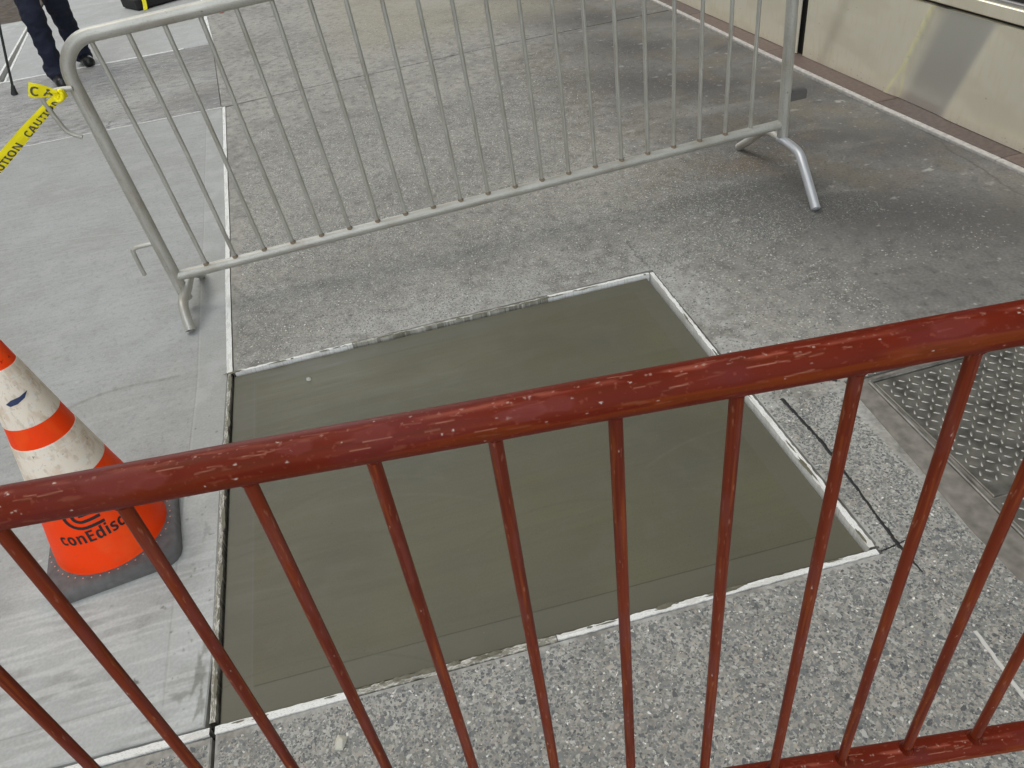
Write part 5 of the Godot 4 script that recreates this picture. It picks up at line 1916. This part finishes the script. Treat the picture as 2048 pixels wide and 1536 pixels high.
	# hair, eyes, mouth
	var hf := Field.new(L.call(-2.23, 7.46, 1.5), L.call(-1.95, 7.18, 1.80), 0.008)
	hf.bone(L.call(-2.09, 7.335, 1.665), L.call(-2.09, 7.325, 1.685), 0.092, 0.09, 0.02, 0.92, wob, 0.008)
	hf.bone(L.call(-2.09, 7.36, 1.6), L.call(-2.09, 7.35, 1.66), 0.08, 0.09, 0.02, 1.0, wob, 0.008)
	b = MB.new()
	hf.mesh_into(b, func(_p): return Color.WHITE)
	obj("hair", b.done(), mat(Color(0.05, 0.045, 0.042), 0.6), who)
	for s in [-1.0, 1.0]:
		b = MB.new()
		add_tube(b, [L.call(-2.09 + 0.032 * s, 7.236, 1.645), L.call(-2.09 + 0.032 * s, 7.228, 1.645), L.call(-2.09 + 0.032 * s, 7.224, 1.645)], [0.012, 0.009, 0.003], 10, 0, 1)
		obj("eye", b.done(), mat(Color(0.3, 0.28, 0.26), 0.3), who)
	b = MB.new()
	add_tube(b, [L.call(-2.112, 7.222, 1.567), L.call(-2.09, 7.21, 1.566), L.call(-2.068, 7.222, 1.567)], [0.003, 0.006, 0.003], 8)
	obj("mouth", b.done(), mat(Color(0.25, 0.1, 0.08), 0.5), who)
	# shoes
	var leather := mat(Color(0.012, 0.013, 0.013), 0.38)
	for q in [[Vector2(-2.165, 7.17), Vector2(-2.085, 6.93)], [Vector2(-2.08, 7.74), Vector2(-1.985, 7.51)]]:
		var heel: Vector3 = L.call(q[0].x, q[0].y, 0.045)
		var toe: Vector3 = L.call(q[1].x, q[1].y, 0.035)
		var sf := Field.new(heel.min(toe) - Vector3(0.08, 0.05, 0.08), heel.max(toe) + Vector3(0.08, 0.12, 0.08), 0.007)
		sf.bone(heel, toe, 0.045, 0.042, 0.02)
		sf.bone(heel.lerp(toe, 0.55), toe, 0.05, 0.044, 0.02)
		sf.bone(heel + Vector3(0, 0.05, 0), heel.lerp(toe, 0.5) + Vector3(0, 0.02, 0), 0.042, 0.04, 0.02)
		sf.floor_at(0.002)
		b = MB.new()
		sf.mesh_into(b, func(_p): return Color.WHITE)
		obj("shoe", b.done(), leather, who)

	# cane
	var tip := S(-2.486, 7.016)
	var cane := thing("walking_cane", "black walking cane with grey rubber tip held by the person", "cane", tip)
	var head := Vector3(0.232, 0.86, -0.03)
	b = MB.new()
	add_tube(b, [Vector3(0.006, 0.03, 0), head * 0.25 + Vector3(0, 0.02, 0), head], 0.0095, 14, 1, 1)
	obj("shaft", b.done(), mat(Color(0.02, 0.025, 0.022), 0.35), cane)
	b = MB.new()
	add_tube(b, [Vector3(0.0, 0.004, 0), Vector3(0.002, 0.012, 0), Vector3(0.009, 0.04, 0), Vector3(0.018, 0.07, 0)], [0.026, 0.025, 0.018, 0.013], 16, 1, 1)
	obj("rubber_tip", b.done(), mat(Color(0.03, 0.032, 0.034), 0.7), cane)
	b = MB.new()
	add_tube(b, smooth([head + Vector3(0, -0.02, 0), head + Vector3(0.004, 0.015, 0.0), head + Vector3(0.0, 0.03, 0.03), head + Vector3(0, 0.028, 0.1)]), 0.012, 12)
	obj("handle", b.done(), mat(Color(0.02, 0.02, 0.02), 0.5), cane)

# ---------------------------------------------------------------- small things
func pebble(r: Vector3, sd: int) -> ArrayMesh:
	var sp := SphereMesh.new()
	sp.radial_segments = 12
	sp.rings = 7
	sp.radius = 1.0
	sp.height = 2.0
	var ar := sp.get_mesh_arrays()
	var v: PackedVector3Array = ar[Mesh.ARRAY_VERTEX]
	var n := FastNoiseLite.new()
	n.seed = sd
	n.frequency = 0.9
	var st := SurfaceTool.new()
	st.begin(Mesh.PRIMITIVE_TRIANGLES)
	st.set_smooth_group(-1)  # broken faces stay flat
	for i in ar[Mesh.ARRAY_INDEX]:
		var p := v[i]
		p *= 1.0 + 0.45 * n.get_noise_3dv(p)
		# broken faces
		p = p.max(Vector3(-0.8, -0.7, -0.7)).min(Vector3(0.7, 0.7, 0.75))
		for cut in [Vector3(0.7, 0.5, 0.4), Vector3(-0.6, 0.6, 0.3), Vector3(0.1, 0.6, -0.8), Vector3(-0.3, 0.2, 0.9)]:
			var cn: Vector3 = cut.normalized()
			p -= cn * maxf(0.0, p.dot(cn) - 0.55)
		st.add_vertex(p * r)
	st.generate_normals()
	return st.commit()

func build_small_things():
	rng.seed = 141
	var stones := [
		[-0.346, 2.224, Vector3(0.010, 0.008, 0.009), Color(0.5, 0.52, 0.47), "small pale pebble lying on the fresh wet slab", "pebble"],
		[-0.334, 0.888, Vector3(0.019, 0.015, 0.016), Color(0.6, 0.58, 0.5), "largest pale stone chip in front of the slab", "stone chip"],
		[-0.435, 0.866, Vector3(0.014, 0.012, 0.012), Color(0.52, 0.5, 0.45), "middle one of three stone chips before the slab", "stone chip"],
		[-0.418, 0.858, Vector3(0.008, 0.007, 0.007), Color(0.44, 0.43, 0.4), "smallest stone chip beside the middle one before the slab", "stone chip"],
		[-0.575, 0.838, Vector3(0.016, 0.012, 0.013), Color(0.56, 0.53, 0.45), "stone chip nearest the dark joint before the slab", "stone chip"],
	]
	for i in stones.size():
		var q: Array = stones[i]
		var o := obj(q[5].replace(" ", "_"), pebble(q[2], i * 7 + 3), mat(q[3], 0.85))
		o.position = S(q[0], q[1], q[2].y * 0.55 - (0.008 if i == 0 else 0.0))
		o.rotation.y = i * 1.3
		tag(o, q[4], q[5])
	# crumbs of dry cement in front of the slab: too many to count
	var mm := MultiMesh.new()
	mm.transform_format = MultiMesh.TRANSFORM_3D
	mm.use_colors = true
	mm.mesh = pebble(Vector3.ONE, 77)
	var tr := []
	for i in 700:
		var near := rng.randf() < 0.6
		var q := Vector2(-0.5 + rng.randfn(0.12, 0.16), 0.87 + rng.randfn(0.0, 0.05)) if near else Vector2(rng.randf_range(-0.58, 1.1), rng.randf_range(0.4, 0.94))
		if q.y > 0.97 - 0.033 * (q.x + 0.6) or q.x < -0.59:
			continue
		var r := rng.randf_range(0.001, 0.0042)
		tr.append(Transform3D(Basis(Vector3.UP, rng.randf() * TAU).scaled(Vector3(r, r * 0.7, r * 1.2)), S(q.x, q.y, r * 0.3)))
	mm.instance_count = tr.size()
	for i in tr.size():
		mm.set_instance_transform(i, tr[i])
		mm.set_instance_color(i, [Color(0.4, 0.39, 0.36), Color(0.5, 0.49, 0.45), Color(0.26, 0.255, 0.24)][i % 3])
	var cm := mat(Color.WHITE, 0.9)
	cm.vertex_color_use_as_albedo = true
	var g := MultiMeshInstance3D.new()
	g.name = "cement_crumbs"
	g.multimesh = mm
	g.material_override = cm
	g.set_meta("kind", "stuff")
	g.set_meta("label", "loose cement crumbs scattered in front of the slab")
	add_child(g)
	var red := obj("red_scrap", pebble(Vector3(0.03, 0.012, 0.05), 19), mat(Color(0.3, 0.07, 0.05), 0.7))
	red.position = S(-0.93, 8.75, 0.006)
	tag(red, "small red scrap beside the far white joint strip", "scrap")
	# black rubber base at the far edge, with yellow tape hanging down its front
	var sb := thing("sign_base", "low black rubber base block on the far pale pavement", "base block", S(-1.62, 10.0))
	var b := MB.new()
	var turn := 0.56
	add_box(b, at(Vector3(0, 0.06, 0), -turn + 1.1), Vector3(0.78, 0.12, 0.42), 0.02)
	obj("block", b.done(), mat(Color(0.012, 0.012, 0.013), 0.6), sb)
	b = MB.new()
	add_box(b, at(Vector3(0, 0.17, 0), -turn + 1.1), Vector3(0.16, 0.1, 0.16), 0.01)
	obj("socket", b.done(), mat(Color(0.015, 0.015, 0.016), 0.6), sb)
	# the end of another yellow tape hanging down its near face
	var tp := thing("caution_tape", "short end of yellow tape hanging down in front of the black base block", "caution tape", S(-1.775, 9.62))
	b = MB.new()
	var prev := -1
	for i in 15:
		var f := i / 14.0
		var p := Vector3(0.03 * f + 0.012 * sin(f * 7.0), 0.004 + 0.42 * f, -0.06 * f * f)
		var w := Vector3(0.022, 0.002, 0.008 * sin(f * 6.0))
		var n := Vector3(0.2 * sin(f * 6.0), 0.3, 1).normalized()
		var k := b.vert(p - w, n)
		b.vert(p + w, n)
		if prev >= 0:
			b.quad(prev, prev + 1, k + 1, k)
		prev = k
	obj("band", b.done(), mat(Color(1.0, 0.87, 0.002), 0.5), tp)
